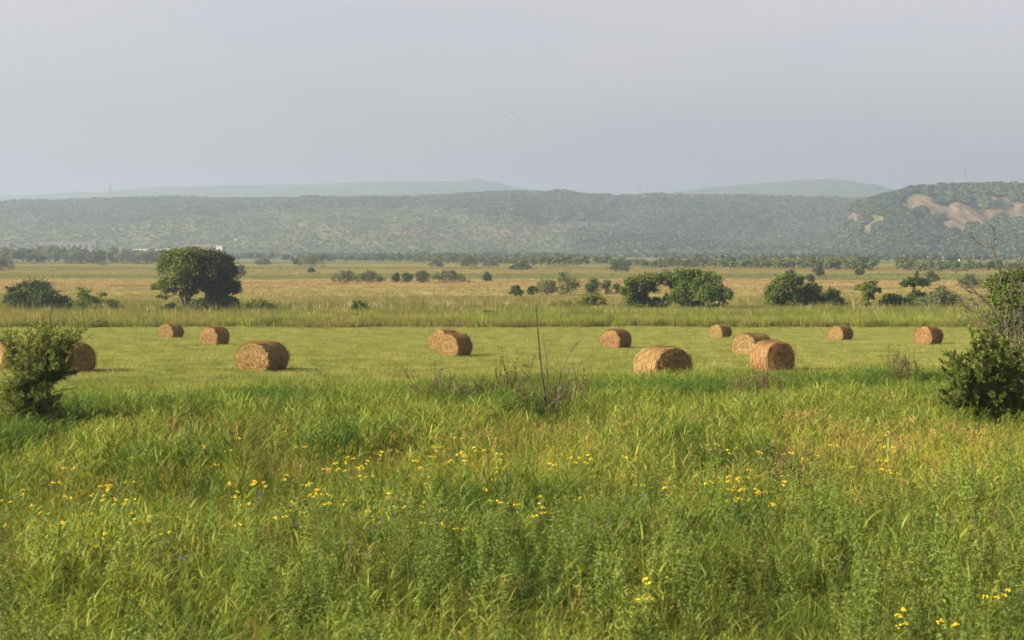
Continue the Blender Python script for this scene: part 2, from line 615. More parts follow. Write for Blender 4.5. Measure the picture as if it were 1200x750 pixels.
BL = [(900, 318), (935, 303), (960, 284), (975, 268), (990, 250), (1005, 236), (1020, 230.5), (1040, 224.5), (1060, 219.5), (1080, 216.5), (1110, 215.5), (1130, 214.5), (1165, 214), (1200, 215.5),
      (1260, 216), (1400, 222), (1600, 230), (1900, 240)]
YB = 2250.0
bx_, bz_ = ztop(BL, YB)
SCARS = [(1066, 241, 13, 4.5), (1082, 236, 16, 6), (1098, 244, 15, 5), (1112, 246, 10, 8), (1122, 248, 10, 12), (1130, 260, 7, 9), (1140, 243, 12, 5), (1150, 262, 8, 4), (1163, 231, 7, 3.5), (1192, 241, 9, 4.5),
         (1080, 259, 8, 5), (997, 254, 9, 4), (1003, 255, 5, 4), (980, 262, 6, 2.5), (1016, 268, 8, 3.5), (974, 265, 4, 2), (1030, 257, 7, 2.5), (1188, 252, 6, 4), (1210, 238, 10, 5), (1290, 240, 20, 8), (1112, 262, 10, 5), (1142, 254, 9, 7), (1125, 272, 7, 4), (1176, 246, 8, 5), (1160, 252, 8, 6), (1178, 234, 8, 3), (1200, 250, 8, 6)]


def bluff_h(x, y):
    top = np.interp(x, bx_, bz_) - 8
    base = 1740 + 90 * (fbm(x / 200, x * 0 + 1.3, 3, 31) - .5)
    t = (y - base) / (YB - base)
    prof = .42 * sstep(t / .62) + .58 * sstep((t - .45) / .5)
    rill = (np.abs(np.sin(x / 11 + 3 * fbm(x / 40, y / 60, 2, 41))) - .5) * 7 * np.exp(-((t - .72) / .16) ** 2)
    gul = (fbm(x / 110, y / 260, 4, 35) - .5) * 20 * np.sin(np.clip(t, 0, 1) * PI) + (fbm(x / 36, y / 60, 3, 37) - .5) * 7 * np.clip(t * 3, 0, 1)
    k = np.clip(np.maximum(top + 3.2, 0) / 40, 0, 1)
    z = -3.6 + np.maximum(top + 3.2, 0) * prof + (gul * np.clip(1 - np.clip(t - .9, 0, .1) * 9, .1, 1) + rill) * k
    return np.maximum(z - np.clip(y - YB, 0, 4000) * .32, -4.0)


def bluff_bare(X, Y, Z):
    px, py = px_of(X, Y, Z)
    return blobs(px, py, SCARS) * (Y < YB + 5)


bxs = np.arange(230, 2000, 7.)
bys = np.concatenate([np.arange(1660, 2290, 6.), np.arange(2300, 3000, 60)])
tag(grid_obj('hill', bxs, bys, bluff_h, M['bluff'], bluff_bare), kind='structure')

RA = [(-1200, 236), (-500, 236), (0, 231.5), (30, 230.5), (60, 229.5), (90, 228), (110, 226), (125, 228), (150, 225), (200, 222), (300, 218.5), (400, 216), (480, 213), (530, 212.5), (555, 211), (565, 210.8), (580, 214), (600, 218.5), (620, 222), (680, 231), (780, 245), (900, 280)]
RB = [(640, 280), (720, 240), (780, 228), (830, 220.5), (870, 217), (920, 213.5), (945, 212.2), (965, 212), (985, 213.5), (1000, 216), (1020, 221), (1050, 230), (1100, 240), (1200, 246), (1500, 240), (2200, 236)]


def ridge(name, prof, Yc, x0, x1, seed):
    px_, pz_ = ztop(prof, Yc)

    def hf(x, y):
        top = np.interp(x, px_, pz_)
        t = (y - (Yc - 1800)) / 1800
        z = -3.5 + np.maximum(top + 3.5, 0) * sstep(np.clip(t, 0, 1)) + (fbm(x / 500, y / 700, 4, seed) - .5) * 90 * np.sin(np.clip(t, 0, 1) * PI)
        return z + (fbm(x / 30, y / 40, 2, seed + 5) - .5) * 10 * np.clip(t * 4, 0, 1) - np.clip(y - Yc, 0, 4000) * .06
    tag(grid_obj(name, np.arange(x0, x1, 22.), np.concatenate([np.arange(Yc - 2000, Yc + 60, 40.), np.arange(Yc + 100, Yc + 900, 100.)]), hf, M['ridge']), kind='structure')


ridge('far_hill', RA, 6200.0, -5600, 900, 51)
ridge('far_hill', RB, 5600.0, 140, 4600, 61)


# ------------------------------------------------------------------ scattering what nobody could count
def scatter(name, P, rz, scl, idx, sources, tilt=None, label=None, category=None):
    coll = bpy.data.collections.new(name + '_sources')
    for i, me in enumerate(sources):
        coll.objects.link(bpy.data.objects.new('source_%02d' % i, me))
    me = bpy.data.meshes.new(name)
    n = len(P)
    me.vertices.add(n)
    me.vertices.foreach_set('co', np.asarray(P, np.float32).ravel())
    rot = np.zeros((n, 3), np.float32)
    rot[:, 2] = rz
    if tilt is not None:
        rot[:, :2] = tilt
    s = np.asarray(scl, np.float32)
    if s.ndim == 1:
        s = np.repeat(s[:, None], 3, 1)
    me.attributes.new('rot', 'FLOAT_VECTOR', 'POINT').data.foreach_set('vector', rot.ravel())
    me.attributes.new('scl', 'FLOAT_VECTOR', 'POINT').data.foreach_set('vector', s.ravel())
    me.attributes.new('idx', 'INT', 'POINT').data.foreach_set('value', np.asarray(idx, np.int32))
    o = link(bpy.data.objects.new(name, me))
    ng = bpy.data.node_groups.new(name + '_scatter', 'GeometryNodeTree')
    ng.interface.new_socket('Geometry', in_out='INPUT', socket_type='NodeSocketGeometry')
    ng.interface.new_socket('Geometry', in_out='OUTPUT', socket_type='NodeSocketGeometry')
    N, L = ng.nodes, ng.links
    gi, go = N.new('NodeGroupInput'), N.new('NodeGroupOutput')
    ci = N.new('GeometryNodeCollectionInfo')
    ci.inputs['Collection'].default_value = coll
    ci.inputs['Separate Children'].default_value = True
    ci.inputs['Reset Children'].default_value = True
    ip = N.new('GeometryNodeInstanceOnPoints')
    ip.inputs['Pick Instance'].default_value = True

    def named(nm, ty):
        x = N.new('GeometryNodeInputNamedAttribute')
        x.data_type = ty
        x.inputs['Name'].default_value = nm
        return x.outputs['Attribute']
    e2r = N.new('FunctionNodeEulerToRotation')
    L.new(named('rot', 'FLOAT_VECTOR'), e2r.inputs[0])
    L.new(gi.outputs[0], ip.inputs['Points'])
    L.new(ci.outputs[0], ip.inputs['Instance'])
    L.new(named('idx', 'INT'), ip.inputs['Instance Index'])
    L.new(e2r.outputs[0], ip.inputs['Rotation'])
    L.new(named('scl', 'FLOAT_VECTOR'), ip.inputs['Scale'])
    L.new(ip.outputs[0], go.inputs[0])
    md = o.modifiers.new('scatter', 'NODES')
    md.node_group = ng
    return tag(o, label, category, kind='stuff')


def wedge(Y0, Y1, dens, margin=1.18, add=3.0):
    """random points over the ground in view between two distances, dens per square metre (number or function of y)"""
    d = dens if callable(dens) else (lambda y: np.full_like(y, dens))
    ys = np.linspace(Y0, Y1, 200)
    wid = 2 * (.3 * ys * margin + add)
    f = wid * d(ys)
    tot = int(np.trapezoid(f, ys)) if hasattr(np, 'trapezoid') else int(np.trapz(f, ys))
    cdf = np.cumsum(f)
    cdf = (cdf - cdf[0]) / (cdf[-1] - cdf[0])
    y = np.interp(rng.random(tot), cdf, ys)
    x = (rng.random(tot) * 2 - 1) * (.3 * y * margin + add)
    return x, y


def tuft(n, rad, H, Hs, W, lean, curve, mat, seed, seg=4, heads=0, headmat=None):
    rs = np.random.default_rng(seed)
    g = Geo()
    r = rad * np.sqrt(rs.random(n))
    an = rs.random(n) * 2 * PI
    base = np.column_stack([r * np.cos(an), r * np.sin(an), np.full(n, -.04)])
    az = an + rs.normal(0, .8, n)
    blades(g, base, az, H * (1 + Hs * rs.normal(size=n)).clip(.4, 1.6), np.abs(rs.normal(lean, lean * .6, n)), np.abs(rs.normal(curve, curve * .6, n)), W * (.7 + .6 * rs.random(n)), rs, seg=seg)
    return g


def with_heads(me_name, n, rad, H, lean, headL, headW, seed, stemmat='seed'):
    """thin stems that carry nodding plumes"""
    rs = np.random.default_rng(seed)
    g = Geo()
    for i in range(n):
        an, r = rs.random() * 2 * PI, rad * math.sqrt(rs.random())
        h = H * (.8 + .4 * rs.random())
        d = np.array([math.cos(an + rs.normal(0, .7)), math.sin(an + rs.normal(0, .7)), 0])
        b = np.array([r * math.cos(an), r * math.sin(an), -.04])
        ln = abs(rs.normal(lean, lean * .5))
        tt = np.linspace(0, 1, 5)
        P = b + np.outer(tt * h, [0, 0, 1]) + np.outer(ln * h * tt ** 2, d)
        tube(g, P, np.linspace(.0035, .0025, 5), 3, a=rs.random() * .3)
        T = P[-1]
        dirn = unit((P[-1] - P[-2]) + d * .15)
        m = 14
        for k in range(m):
            f = k / m
            wv = headW * math.sin((f * .9 + .08) * PI) ** .7
            c = T + dirn * headL * f + rs.normal(0, wv * .22, 3)
            leaves(g, c[None], rs.normal(size=(1, 3)), headL * .28, wv * .6, rs, a=np.array([.4 + .6 * rs.random()]))
    return g.mesh(me_name, M[stemmat])


def mugwort(seed, H=1.25, n=150, mat='mug'):
    rs = np.random.default_rng(seed)
    g = Geo()
    stems = 3
    for s in range(stems):
        b = np.array([rs.normal(0, .10), rs.normal(0, .10), -.04])
        h = H * (.75 + .35 * rs.random())
        d = rs.normal(0, .09, 2)
        tt = np.linspace(0, 1, 6)
        P = b + np.outer(tt * h, [0, 0, 1]) + np.outer(tt ** 1.6 * h, [d[0], d[1], 0])
        tube(g, P, np.linspace(.006, .002, 6), 4, a=.9)
        f = .12 + .88 * rs.random(n) ** .75
        ph = rs.random(n) * 2 * PI
        rr = (.13 * (1 - f) ** .6 + .022) * (.4 + .6 * rs.random(n))
        C = np.column_stack([np.interp(f, tt, P[:, 0]), np.interp(f, tt, P[:, 1]), np.interp(f, tt, P[:, 2])])
        o = np.column_stack([np.cos(ph), np.sin(ph), .15 * rs.normal(size=n)])
        C = C + o * rr[:, None]
        leaves(g, C, o * .4 + np.array([0, 0, .8]) + rs.normal(0, .45, (n, 3)), .085 * (1.15 - .7 * f), .028 * (1.2 - .5 * f), rs)
    return g.mesh('weed_stem', M[mat])


def reed_plant(seed, H=.95):
    rs = np.random.default_rng(seed)
    g = Geo()
    for s in range(3):
        b = np.array([rs.normal(0, .09), rs.normal(0, .09), -.04])
        h = H * (.75 + .4 * rs.random())
        e = b + np.array([rs.normal(.03, .08), rs.normal(0, .08), h])
        tube(g, [b, (b + e) / 2, e], [.006, .005, .003], 4, a=.8)
        n = 9
        f = np.linspace(.22, 1.0, n) + rs.normal(0, .03, n)
        C = b + (e - b) * f[:, None]
        az = np.arange(n) * PI + rs.random() * 6.28 + rs.normal(0, .7, n)
        blades(g, C, az, np.full(n, .27) * (.7 + .6 * rs.random(n)), np.abs(rs.normal(.55, .25, n)), np.abs(rs.normal(.7, .3, n)), .027 * (.7 + .6 * rs.random(n)), rs, seg=4)
    return g.mesh('reed_plant', M['reed'])


M['gold'] = veg('golden_panicle', (.25, .25, .03), (.40, .37, .045), None, trans=.3, jitter=.2)
# --- tall grass of the foreground
src = []
for s in range(3):
    src.append(tuft(15, .14, .78, .25, .030, .18, .85, None, 100 + s).mesh('reed_tuft', M['reed']))           # 0-2 broad leaves
for s in range(2):
    src.append(tuft(24, .13, .66, .22, .0085, .16, .38, None, 110 + s, 3).mesh('fine_tuft', M['fine']))        # 3-4 thin grass
for s in range(2):
    src.append(with_heads('plume_tuft', 4, .12, .86, .14, .14, .030, 120 + s))                                 # 5-6 plumes
for s in range(1):
    src.append(tuft(12, .12, .55, .3, .022, .35, .55, None, 130 + s).mesh('leafy_tuft', M['mug']))             # 7 low leaves
for s in range(4):
    src.append(reed_plant(140 + s))                                                                            # 8-11 reeds
for s in range(2):
    src.append(with_heads('golden_tuft', 5, .12, .80, .12, .10, .030, 150 + s, 'gold'))                        # 12-13 golden panicles


def edge_y(x):
    return 58 + np.clip((x + 16) / 34, -.5, 1.4) * 10 + 7 * (fbm(x / 6, x * 0, 3, 71) - .5)


x, y = wedge(13, 84, lambda q: 26 * np.clip(1.25 - (q - 14) / 110, .6, 1.2), 1.2, 3)
e = y - edge_y(x)
keep = rng.random(len(x)) < np.clip(1 - (e + 2) / 9, .10, 1) * (e < 9)
x, y, e = x[keep], y[keep], e[keep]
P = np.column_stack([x, y, gz(x, y)])
lump = fbm(x / 3.2, y / 5, 3, 77)
green = fbm(x / 5, y / 7, 3, 78)
far = np.clip((y - 38) / 10, 0, 1)
pw = np.zeros((len(x), 14))
pr = np.clip(.42 + .30 * far + 1.4 * (green - .5), .05, 1)
pf = np.clip(.45 - .2 * far - 1.2 * (green - .5), .05, 1)
pp = np.clip(.08 + .42 * (fbm(x / 4, y / 5, 2, 79) - .5), .008, .3) * np.clip((y - 19) / 9, .15, 1)
pw[:, 0:3] = pr[:, None] / 3 * .7
pw[:, 3:5] = pf[:, None] / 2
pw[:, 5:7] = pp[:, None] / 2
pw[:, 7] = .12
pw[:, 8:12] = (np.clip(.10 + .55 * far + 1.6 * (fbm(x / 4, y / 6, 3, 74) - .5), .06, 1.2) / 4)[:, None]
pw[:, 12:14] = (.42 * np.exp(-((y - 33 - .06 * x) / 6.5) ** 2) * np.clip(.25 + 2.2 * (fbm(x / 3, y / 4, 3, 76) - .4), 0, 1) / 2)[:, None]
cw = np.cumsum(pw, 1)
idx = (rng.random(len(x))[:, None] * cw[:, -1:] > cw).sum(1).clip(0, 13)
sc = (.55 + .75 * lump) * (.85 + .3 * rng.random(len(x)))
sc *= np.clip(1 - (e + 2.5) / 8, .42, 1) * np.clip(.74 + (y - 22) / 90, .7, .95) * np.clip(1 - (y - 44) / 34, .62, 1)
for (cpx, cy, cr) in ((34, 43.0, 1.5), (1182, 45.0, 1.7), (640, 46.5, 1.1), (60, 42.0, 1.0)):
    cx_ = at(cpx, 500, cy)[0]
    d2 = ((x - cx_) / cr) ** 2 + ((y - (cy - 1.2)) / (cr * 2.0)) ** 2
    sc *= 1 - .55 * np.exp(-d2)
scatter('tall_grass', P, rng.random(len(x)) * 2 * PI, sc, idx, src, rng.normal(0, .12, (len(x), 2)))

# --- weeds nearest the camera
M['lush'] = veg('lush_leaf', (.05, .105, .012), (.13, .20, .028), None, trans=.35, jitter=.25)


def lush_plant(seed):
    m = reed_plant(seed, .95)
    m.materials[0] = M['lush']
    return m


src = [mugwort(200 + i, 1.0 + .15 * i) for i in range(4)] + [reed_plant(210, 1.0), lush_plant(211)]
x, y = wedge(14, 33, 5.5, 1.2, 2)
b = fbm(x / 3, y / 4, 3, 81) + .12 * np.clip(x / 8, -1, 1)
lim = 29 + 5 * (fbm(x / 2.5, x * 0 + 2, 3, 83) - .5) + .18 * x
keep = (b > .38) & (y < lim)
x, y = x[keep], y[keep]
scatter('weeds', np.column_stack([x, y, gz(x, y)]), rng.random(len(x)) * 6.28, .42 + .72 * rng.random(len(x)), rng.choice(6, len(x), p=[.2, .2, .2, .16, .14, .10]), src, rng.normal(0, .07, (len(x), 2)))

# --- dark green weeds standing in clumps before the mown field
src = [lush_plant(240 + i) for i in range(3)]
M['mug2'] = M['lush']
src += [mugwort(250 + i, 1.0, 110, 'mug2') for i in range(2)]
Xs, Ys = [], []
for (px, py, sx_, sy_, n) in [(90, 505, 70, 12, 700), (230, 498, 90, 8, 700), (300, 480, 50, 8, 250), (520, 478, 50, 10, 420), (590, 492, 50, 10, 420), (690, 478, 60, 10, 650), (760, 470, 50, 10, 500), (850, 468, 70, 9, 600), (960, 462, 60, 8, 500),
                              (1050, 452, 40, 7, 350), (420, 545, 60, 10, 300), (180, 575, 50, 10, 160), (800, 545, 40, 8, 140), (20, 545, 40, 14, 260), (1090, 478, 50, 8, 300)]:
    c = on_ground(px, py)
    k = c[1] / F
    Xs.append(c[0] + rng.normal(0, sx_ * k * .6, n))
    Ys.append(c[1] + rng.normal(0, sy_ * k * 9 * .6, n))
x, y = np.concatenate(Xs), np.concatenate(Ys)
keep = (y < edge_y(x) + 1.5) & (y > 20)
x, y = x[keep], y[keep]
scatter('lush_weeds', np.column_stack([x, y, gz(x, y)]), rng.random(len(x)) * 6.28, (.62 + .4 * rng.random(len(x))) * np.clip(1 - (y - 44) / 45, .7, 1), rng.choice(5, len(x), p=[.25, .25, .2, .15, .15]), src)

# --- mown hay field
src = []
for s in range(3):
    src.append(tuft(120, .55, .15, .45, .013, .3, .4, None, 300 + s, 2).mesh('mown_patch', M['mown']))
src.append(tuft(40, .6, .10, .4, .012, .9, .6, None, 310, 2).mesh('mown_wisp', M['loose']))
x, y = wedge(52, 186, lambda q: 4.2 - 2.2 * np.clip((q - 60) / 120, 0, 1), 1.14, 3)
keep = (y > edge_y(x) - 2) & (y < 183 + 7 * (fbm(x / 7, x * 0, 2, 72) - .5))
x, y = x[keep], y[keep]
sc = .65 + .8 * fbm(x / 7, y / 16, 3, 91)
scatter('mown_grass', np.column_stack([x, y, gz(x, y)]), rng.random(len(x)) * 6.28, np.column_stack([np.ones(len(x)), np.ones(len(x)), sc]), np.where(rng.random(len(x)) < .05 + .5 * np.clip(fbm(x / 5, y / 9, 3, 93) - .5, 0, 1), 3, rng.integers(0, 3, len(x))), src)

src = [tuft(7, .10, .42, .35, .012, .25, .4, None, 350 + s, 3).mesh('stray_tuft', M['fine']) for s in range(2)] + [with_heads('stray_plume', 2, .10, .5, .14, .11, .024, 356)]
x, y = wedge(56, 182, lambda q: .75 - .55 * np.clip((q - 60) / 60, 0, 1), 1.12, 3)
k = fbm(x / 6, y / 10, 3, 94)
keep = (k > .46) & (y > edge_y(x))
x, y = x[keep], y[keep]
scatter('stray_grass', np.column_stack([x, y, gz(x, y)]), rng.random(len(x)) * 6.28, (.5 + .6 * rng.random(len(x))) * np.clip(1.25 - (y - 60) / 120, .45, 1.1), rng.choice(3, len(x), p=[.42, .42, .16]), src)

# --- rough meadow beyond it
src = []
for s in range(3):
    src.append(tuft(46, .7, .85, .25, .035, .12, .22, None, 320 + s, 3).mesh('meadow_clump', M['meadow']))
for s in range(2):
    src.append(tuft(60, 1.6, .8, .3, .09, .12, .2, None, 330 + s, 2).mesh('meadow_patch', M['meadow']))
X, Y, I, Z = [], [], [], []
x, y = wedge(181, 300, lambda q: 2.0 - 1.3 * np.clip((q - 200) / 60, 0, 1), 1.12, 4)
keep = y > 183 + 7 * (fbm(x / 7, x * 0, 2, 72) - .5)
x, y = x[keep], y[keep]
h = (.55 + .8 * fbm(x / 12, y / 9, 3, 95)) * np.where(y < 225, 1.05, .8)
X.append(x); Y.append(y); I.append(rng.integers(0, 3, len(x))); Z.append(h)
x, y = wedge(280, 1250, lambda q: .17 * np.clip(1.3 - (q - 280) / 800, .12, 1), 1.12, 6)
h = .22 + .42 * fbm(x / 40, y / 20, 3, 96)
X.append(x); Y.append(y); I.append(rng.integers(3, 5, len(x))); Z.append(h)
x, y, i, h = map(np.concatenate, (X, Y, I, Z))
scatter('meadow_grass', np.column_stack([x, y, gz(x, y)]), rng.random(len(x)) * 6.28, np.column_stack([.8 + .4 * rng.random(len(x)), np.ones(len(x)), h]), i, src)

# dark green reeds along the edge of the mown field
src = [tuft(50, .55, 1.15, .25, .032, .1, .3, None, 340 + s, 3).mesh('reed_clump', M['reed']) for s in range(3)]
x, y = wedge(182, 216, 1.1, 1.12, 4)
k = fbm(x / 9, y / 8, 3, 97) + .18 * np.clip((192 - y) / 6, 0, 1) + .25 * np.clip((x + 5) / 40, -1, 1)
keep = (y > 183 + 7 * (fbm(x / 7, x * 0, 2, 72) - .5)) & (k > .5)
x, y = x[keep], y[keep]
scatter('reeds', np.column_stack([x, y, gz(x, y)]), rng.random(len(x)) * 6.28, .6 + .5 * rng.random(len(x)), rng.integers(0, 3, len(x)), src)

# weeds, plumes and low growth in the rough strip behind the field
M['plume'] = veg('plume', (.30, .25, .11), (.44, .38, .19), None, trans=.3, jitter=.2)
src = [mugwort(260 + i, 1.5, 130, 'olive') for i in range(2)] + [mugwort(264, 1.3, 130, 'plume')] + [tuft(40, .5, 1.0, .3, .05, .15, .3, None, 346, 3).mesh('reed_clump', M['plume'])]
x, y = wedge(187, 262, .36, 1.12, 4)
k = fbm(x / 14, y / 10, 3, 98)
keep = k > .45
x, y = x[keep], y[keep]
scatter('rough_weeds', np.column_stack([x, y, gz(x, y)]), rng.random(len(x)) * 6.28, (.55 + .7 * rng.random(len(x))), rng.choice(4, len(x), p=[.35, .35, .15, .15]), src)

# --- woods on the hills


def blob_tree(seed, n=90, mat='wood'):
    rs = np.random.default_rng(seed)
    g = Geo()
    u = rs.normal(size=(n, 3))
    u = unit(u)
    u[:, 2] = np.abs(u[:, 2]) * 1.0 - .15
    C = u * np.array([.5, .5, .55]) * (.75 + .3 * rs.random(n))[:, None] + np.array([0, 0, .45])
    leaves(g, C, u + rs.normal(0, .5, (n, 3)), .34, .32, rs, fold=-.12)
    return g.mesh('wood_crown', M[mat])


M['slope'] = veg('slope_scrub_leaf', (.080, .105, .030), (.13, .15, .048), None, trans=.2, jitter=.25, hue=.015)
src = [blob_tree(400 + i) for i in range(5)] + [blob_tree(410 + i, 90, 'slope') for i in range(5)]
PX, SC, IX = [], [], []


def wood(x0, x1, y0, y1, n, hf, size, keepf, sizef=None):
    x = rng.uniform(x0, x1, n)
    y = rng.uniform(y0, y1, n)
    z = hf(x, y)
    ppx, ppy = px_of(x, y, z)
    k = (np.abs(ppx - 600) < 740) & (z > -3.0) & keepf(x, y, z, ppx, ppy)
    x, y, z = x[k], y[k], z[k]
    s = size * (.5 + .9 * rng.random(len(x)) ** 1.5) * (1 if sizef is None else sizef(x, y, z))
    PX.append(np.column_stack([x, y, z - .5]))
    SC.append(s)
    IX.append(rng.integers(0, 5, len(x)) + (0 if sizef is None else 5 * (sizef(x, y, z) < .34 + .66 * (.25 + .5 * rng.random(len(x))))))


def main_density(x, y, z):
    px, py = px_of(x, y, z)
    d = fbm(x / 210, y / 380, 4, 101) * 1.7 - .32 + .50 * np.clip((z - 56) / 26, -1, 1) * np.clip((780 - px) / 120, .12, 1) - .42 * np.exp(-((px - 420) / 110) ** 2 - ((py - 262) / 22) ** 2) - .30 * blobs(px, py, OUTCROP)
    return np.clip(.5 + (d - .46) * 4.0, 0, 1)


def keep_main(x, y, z, px, py):
    d = main_density(x, y, z)
    return (rng.random(len(x)) < .30 + .70 * d) & (y < YC + 60)


wood(-1300, 1300, 1900, 3260, 250000, main_h, 8.6, keep_main, lambda x, y, z: .34 + .66 * main_density(x, y, z))


def keep_bluff(x, y, z, px, py):
    b = np.maximum(blobs(px, py, SCARS), blobs(px, py - 5, SCARS)) + (fbm(x / 14, z / 14, 3, 105) - .5) * 1.4
    return (b < .42) & (rng.random(len(x)) < np.clip(.7 + 3 * (fbm(x / 60, y / 80, 3, 107) - .5), .15, 1)) & (z > -2.6)


wood(240, 900, 1690, 2330, 36000, bluff_h, 8.5, keep_bluff)
P, s = np.concatenate(PX), np.concatenate(SC)
scatter('hill_woods', P, rng.random(len(P)) * 6.28, np.column_stack([s * 1.35, s * 1.35, s * (.62 + .3 * rng.random(len(P)))]), np.concatenate(IX), src)
# scrub on the flat at the foot of the hills
x, y = wedge(1250, 1950, .0045, 1.2, 20)
k = fbm(x / 90, y / 200, 3, 111) > .52
x, y = x[k], y[k]
s = 5 * (.5 + .9 * rng.random(len(x)))
scatter('scrub', np.column_stack([x, y, gz(x, y) - .4]), rng.random(len(x)) * 6.28, s, rng.integers(0, 5, len(x)), src)

# ------------------------------------------------------------------ trees and bushes of the middle distance


def crown_from_lobes(g, lobes, n, leaf, rs):
    """lobes: list of (centre, radii); leaves gather in clumps on and inside each lobe"""
    ar = np.array([r[0] * r[2] for c, r in lobes])
    ar = ar / ar.sum()
    for (c, r), f in zip(lobes, ar):
        c, r = np.asarray(c, float), np.asarray(r, float)
        m = max(int(n * f), 12)
        nc = max(int(m / 20), 6)
        u = unit(rs.normal(size=(nc, 3)))
        u[:, 2] = np.where(u[:, 2] < -.45, -u[:, 2] * .5, u[:, 2])
        cc = u * (.55 + .45 * rs.random(nc) ** .6)[:, None]
        k = rs.integers(0, nc, m)
        q = cc[k] + rs.normal(0, .20, (m, 3))
        C = c + q * r
        nn = unit(q * .9 + rs.normal(0, .55, (m, 3)) + np.array([0, 0, .25]))
        leaves(g, C, nn, leaf * (.6 + .8 * rs.random(m)), leaf * (.45 + .5 * rs.random(m)), rs)


def auto_lobes(x0, x1, yt, yb, kind, rs):
    W, H = x1 - x0, yb - yt
    L = []
    if kind == 'dome':
        n = max(5, int(W / H * 5))
        for i in range(n):
            f = (i + .5) / n + rs.normal(0, .04)
            env = math.sin(PI * np.clip(f * .86 + .07, 0, 1)) ** .55
            h = H * env * (.86 + .2 * rs.random())
            r = min(W, H) * (.24 + .12 * rs.random())
            L.append((x0 + f * W, yb - h + r * .7, r, r * .8))
            L.append((x0 + f * W + rs.normal(0, r * .4), yb - h * .45, r * 1.05, max(h * .45, 1)))
    elif kind == 'round':
        for i in range(9):
            a = rs.random() * 2 * PI
            q = .55 * math.sqrt(rs.random())
            L.append((x0 + W / 2 + math.cos(a) * q * W * .6, yt + H / 2 - math.sin(a) * q * H * .6, W * .27, H * .25))
        L.append((x0 + W / 2, yt + H * .25, W * .25, H * .24))
        L.append((x0 + W / 2, yb - H * .2, W * .36, H * .22))
    elif kind == 'sparse':
        for i in range(14):
            f = rs.random()
            env = (math.sin(PI * np.clip(f * .8 + .1, 0, 1)) ** .7)
            h = H * env * (.35 + .65 * rs.random())
            L.append((x0 + f * W, yb - h + 2, W * .14, H * .18))
        L.append((x0 + W / 2, yb - H * .2, W * .4, H * .2))
    return L


def plant(name, cat, label, base, lobes, mat, n, leaf, trunks=(), seed=1, group=None, depth=.9, crown_name='crown', trunk_w=.03, Y=None, barkmat='bark'):
    """base px, lobes in px, trunks as px polylines; everything is stood at the real distance of its foot"""
    rs = np.random.default_rng(seed)
    n, leaf = int(n * 1.7), leaf * .78
    lobes = [(x, y, rx * 1.07, ry * 1.07) for (x, y, rx, ry) in lobes]
    b = on_ground(*base) if Y is None else None
    if b is None:
        p = at(base[0], base[1], Y)
        b = np.array([p[0], Y, float(gz(p[0], Y))])
    D = b[1]
    k = D / F
    o = empty(name, b, 0)
    tag(o, label, cat, group)
    mean = np.mean([l[0] for l in lobes])
    wid = (max(l[0] + l[2] for l in lobes) - min(l[0] - l[2] for l in lobes)) * k
    LL = []
    for (x, y, rx, ry) in lobes:
        off = rs.normal(0, .16) * wid * depth
        c = at(x, y, D) - b + np.array([0, off, 0])
        LL.append((c, (rx * k, (rx + ry) * .5 * k * depth, ry * k)))
    if depth > .6 and len(lobes) > 3:                        # lobes behind, so that the crown is as deep as wide
        for (c, r) in list(LL):
            if rs.random() < .7:
                LL.append((c + np.array([rs.normal(0, r[0] * .3), rs.choice([-1, 1]) * wid * (.2 + .12 * rs.random()), -r[2] * .25 * rs.random()]), tuple(q * .85 for q in r)))
    g = Geo()
    crown_from_lobes(g, LL, n, leaf, rs)
    # nothing below the ground
    for V in g.V:
        V[:, 2] = np.maximum(V[:, 2], .02 + .0 * V[:, 2])
    g.obj(crown_name, M[mat], o)
    g = Geo()
    H = (base[1] - min(l[1] for l in lobes)) * k
    tw = max(trunk_w * H, .02)
    for tr in trunks:
        P = [at(x, y, D) - b + np.array([0, rs.normal(0, .03) * H * (i > 0), 0]) for i, (x, y) in enumerate(tr)]
        P[0][2] = min(P[0][2], -.1)
        tube(g, smooth_path(P, 9), np.linspace(tw, tw * .35, 9), 7, a=rs.random())
    root = np.array([0, 0, -.1])
    nl = 0
    for (c, r) in LL:
        if trunks:
            tr = trunks[nl % len(trunks)]
            s = at(tr[-1][0], tr[-1][1], D) - b
        else:
            s = root + np.array([rs.normal(0, .1 * wid), rs.normal(0, .1 * wid), 0])
            s[2] = -.05
        nl += 1
        mid = (s + c) / 2 + rs.normal(0, .06, 3) * H + np.array([0, 0, .03 * H])
        tube(g, smooth_path([s, mid, c], 6), np.linspace(tw * .42, tw * .12, 6), 5, a=rs.random())
    g.obj('trunk' if trunks else 'stem', M[barkmat], o, smooth=True)
    return o


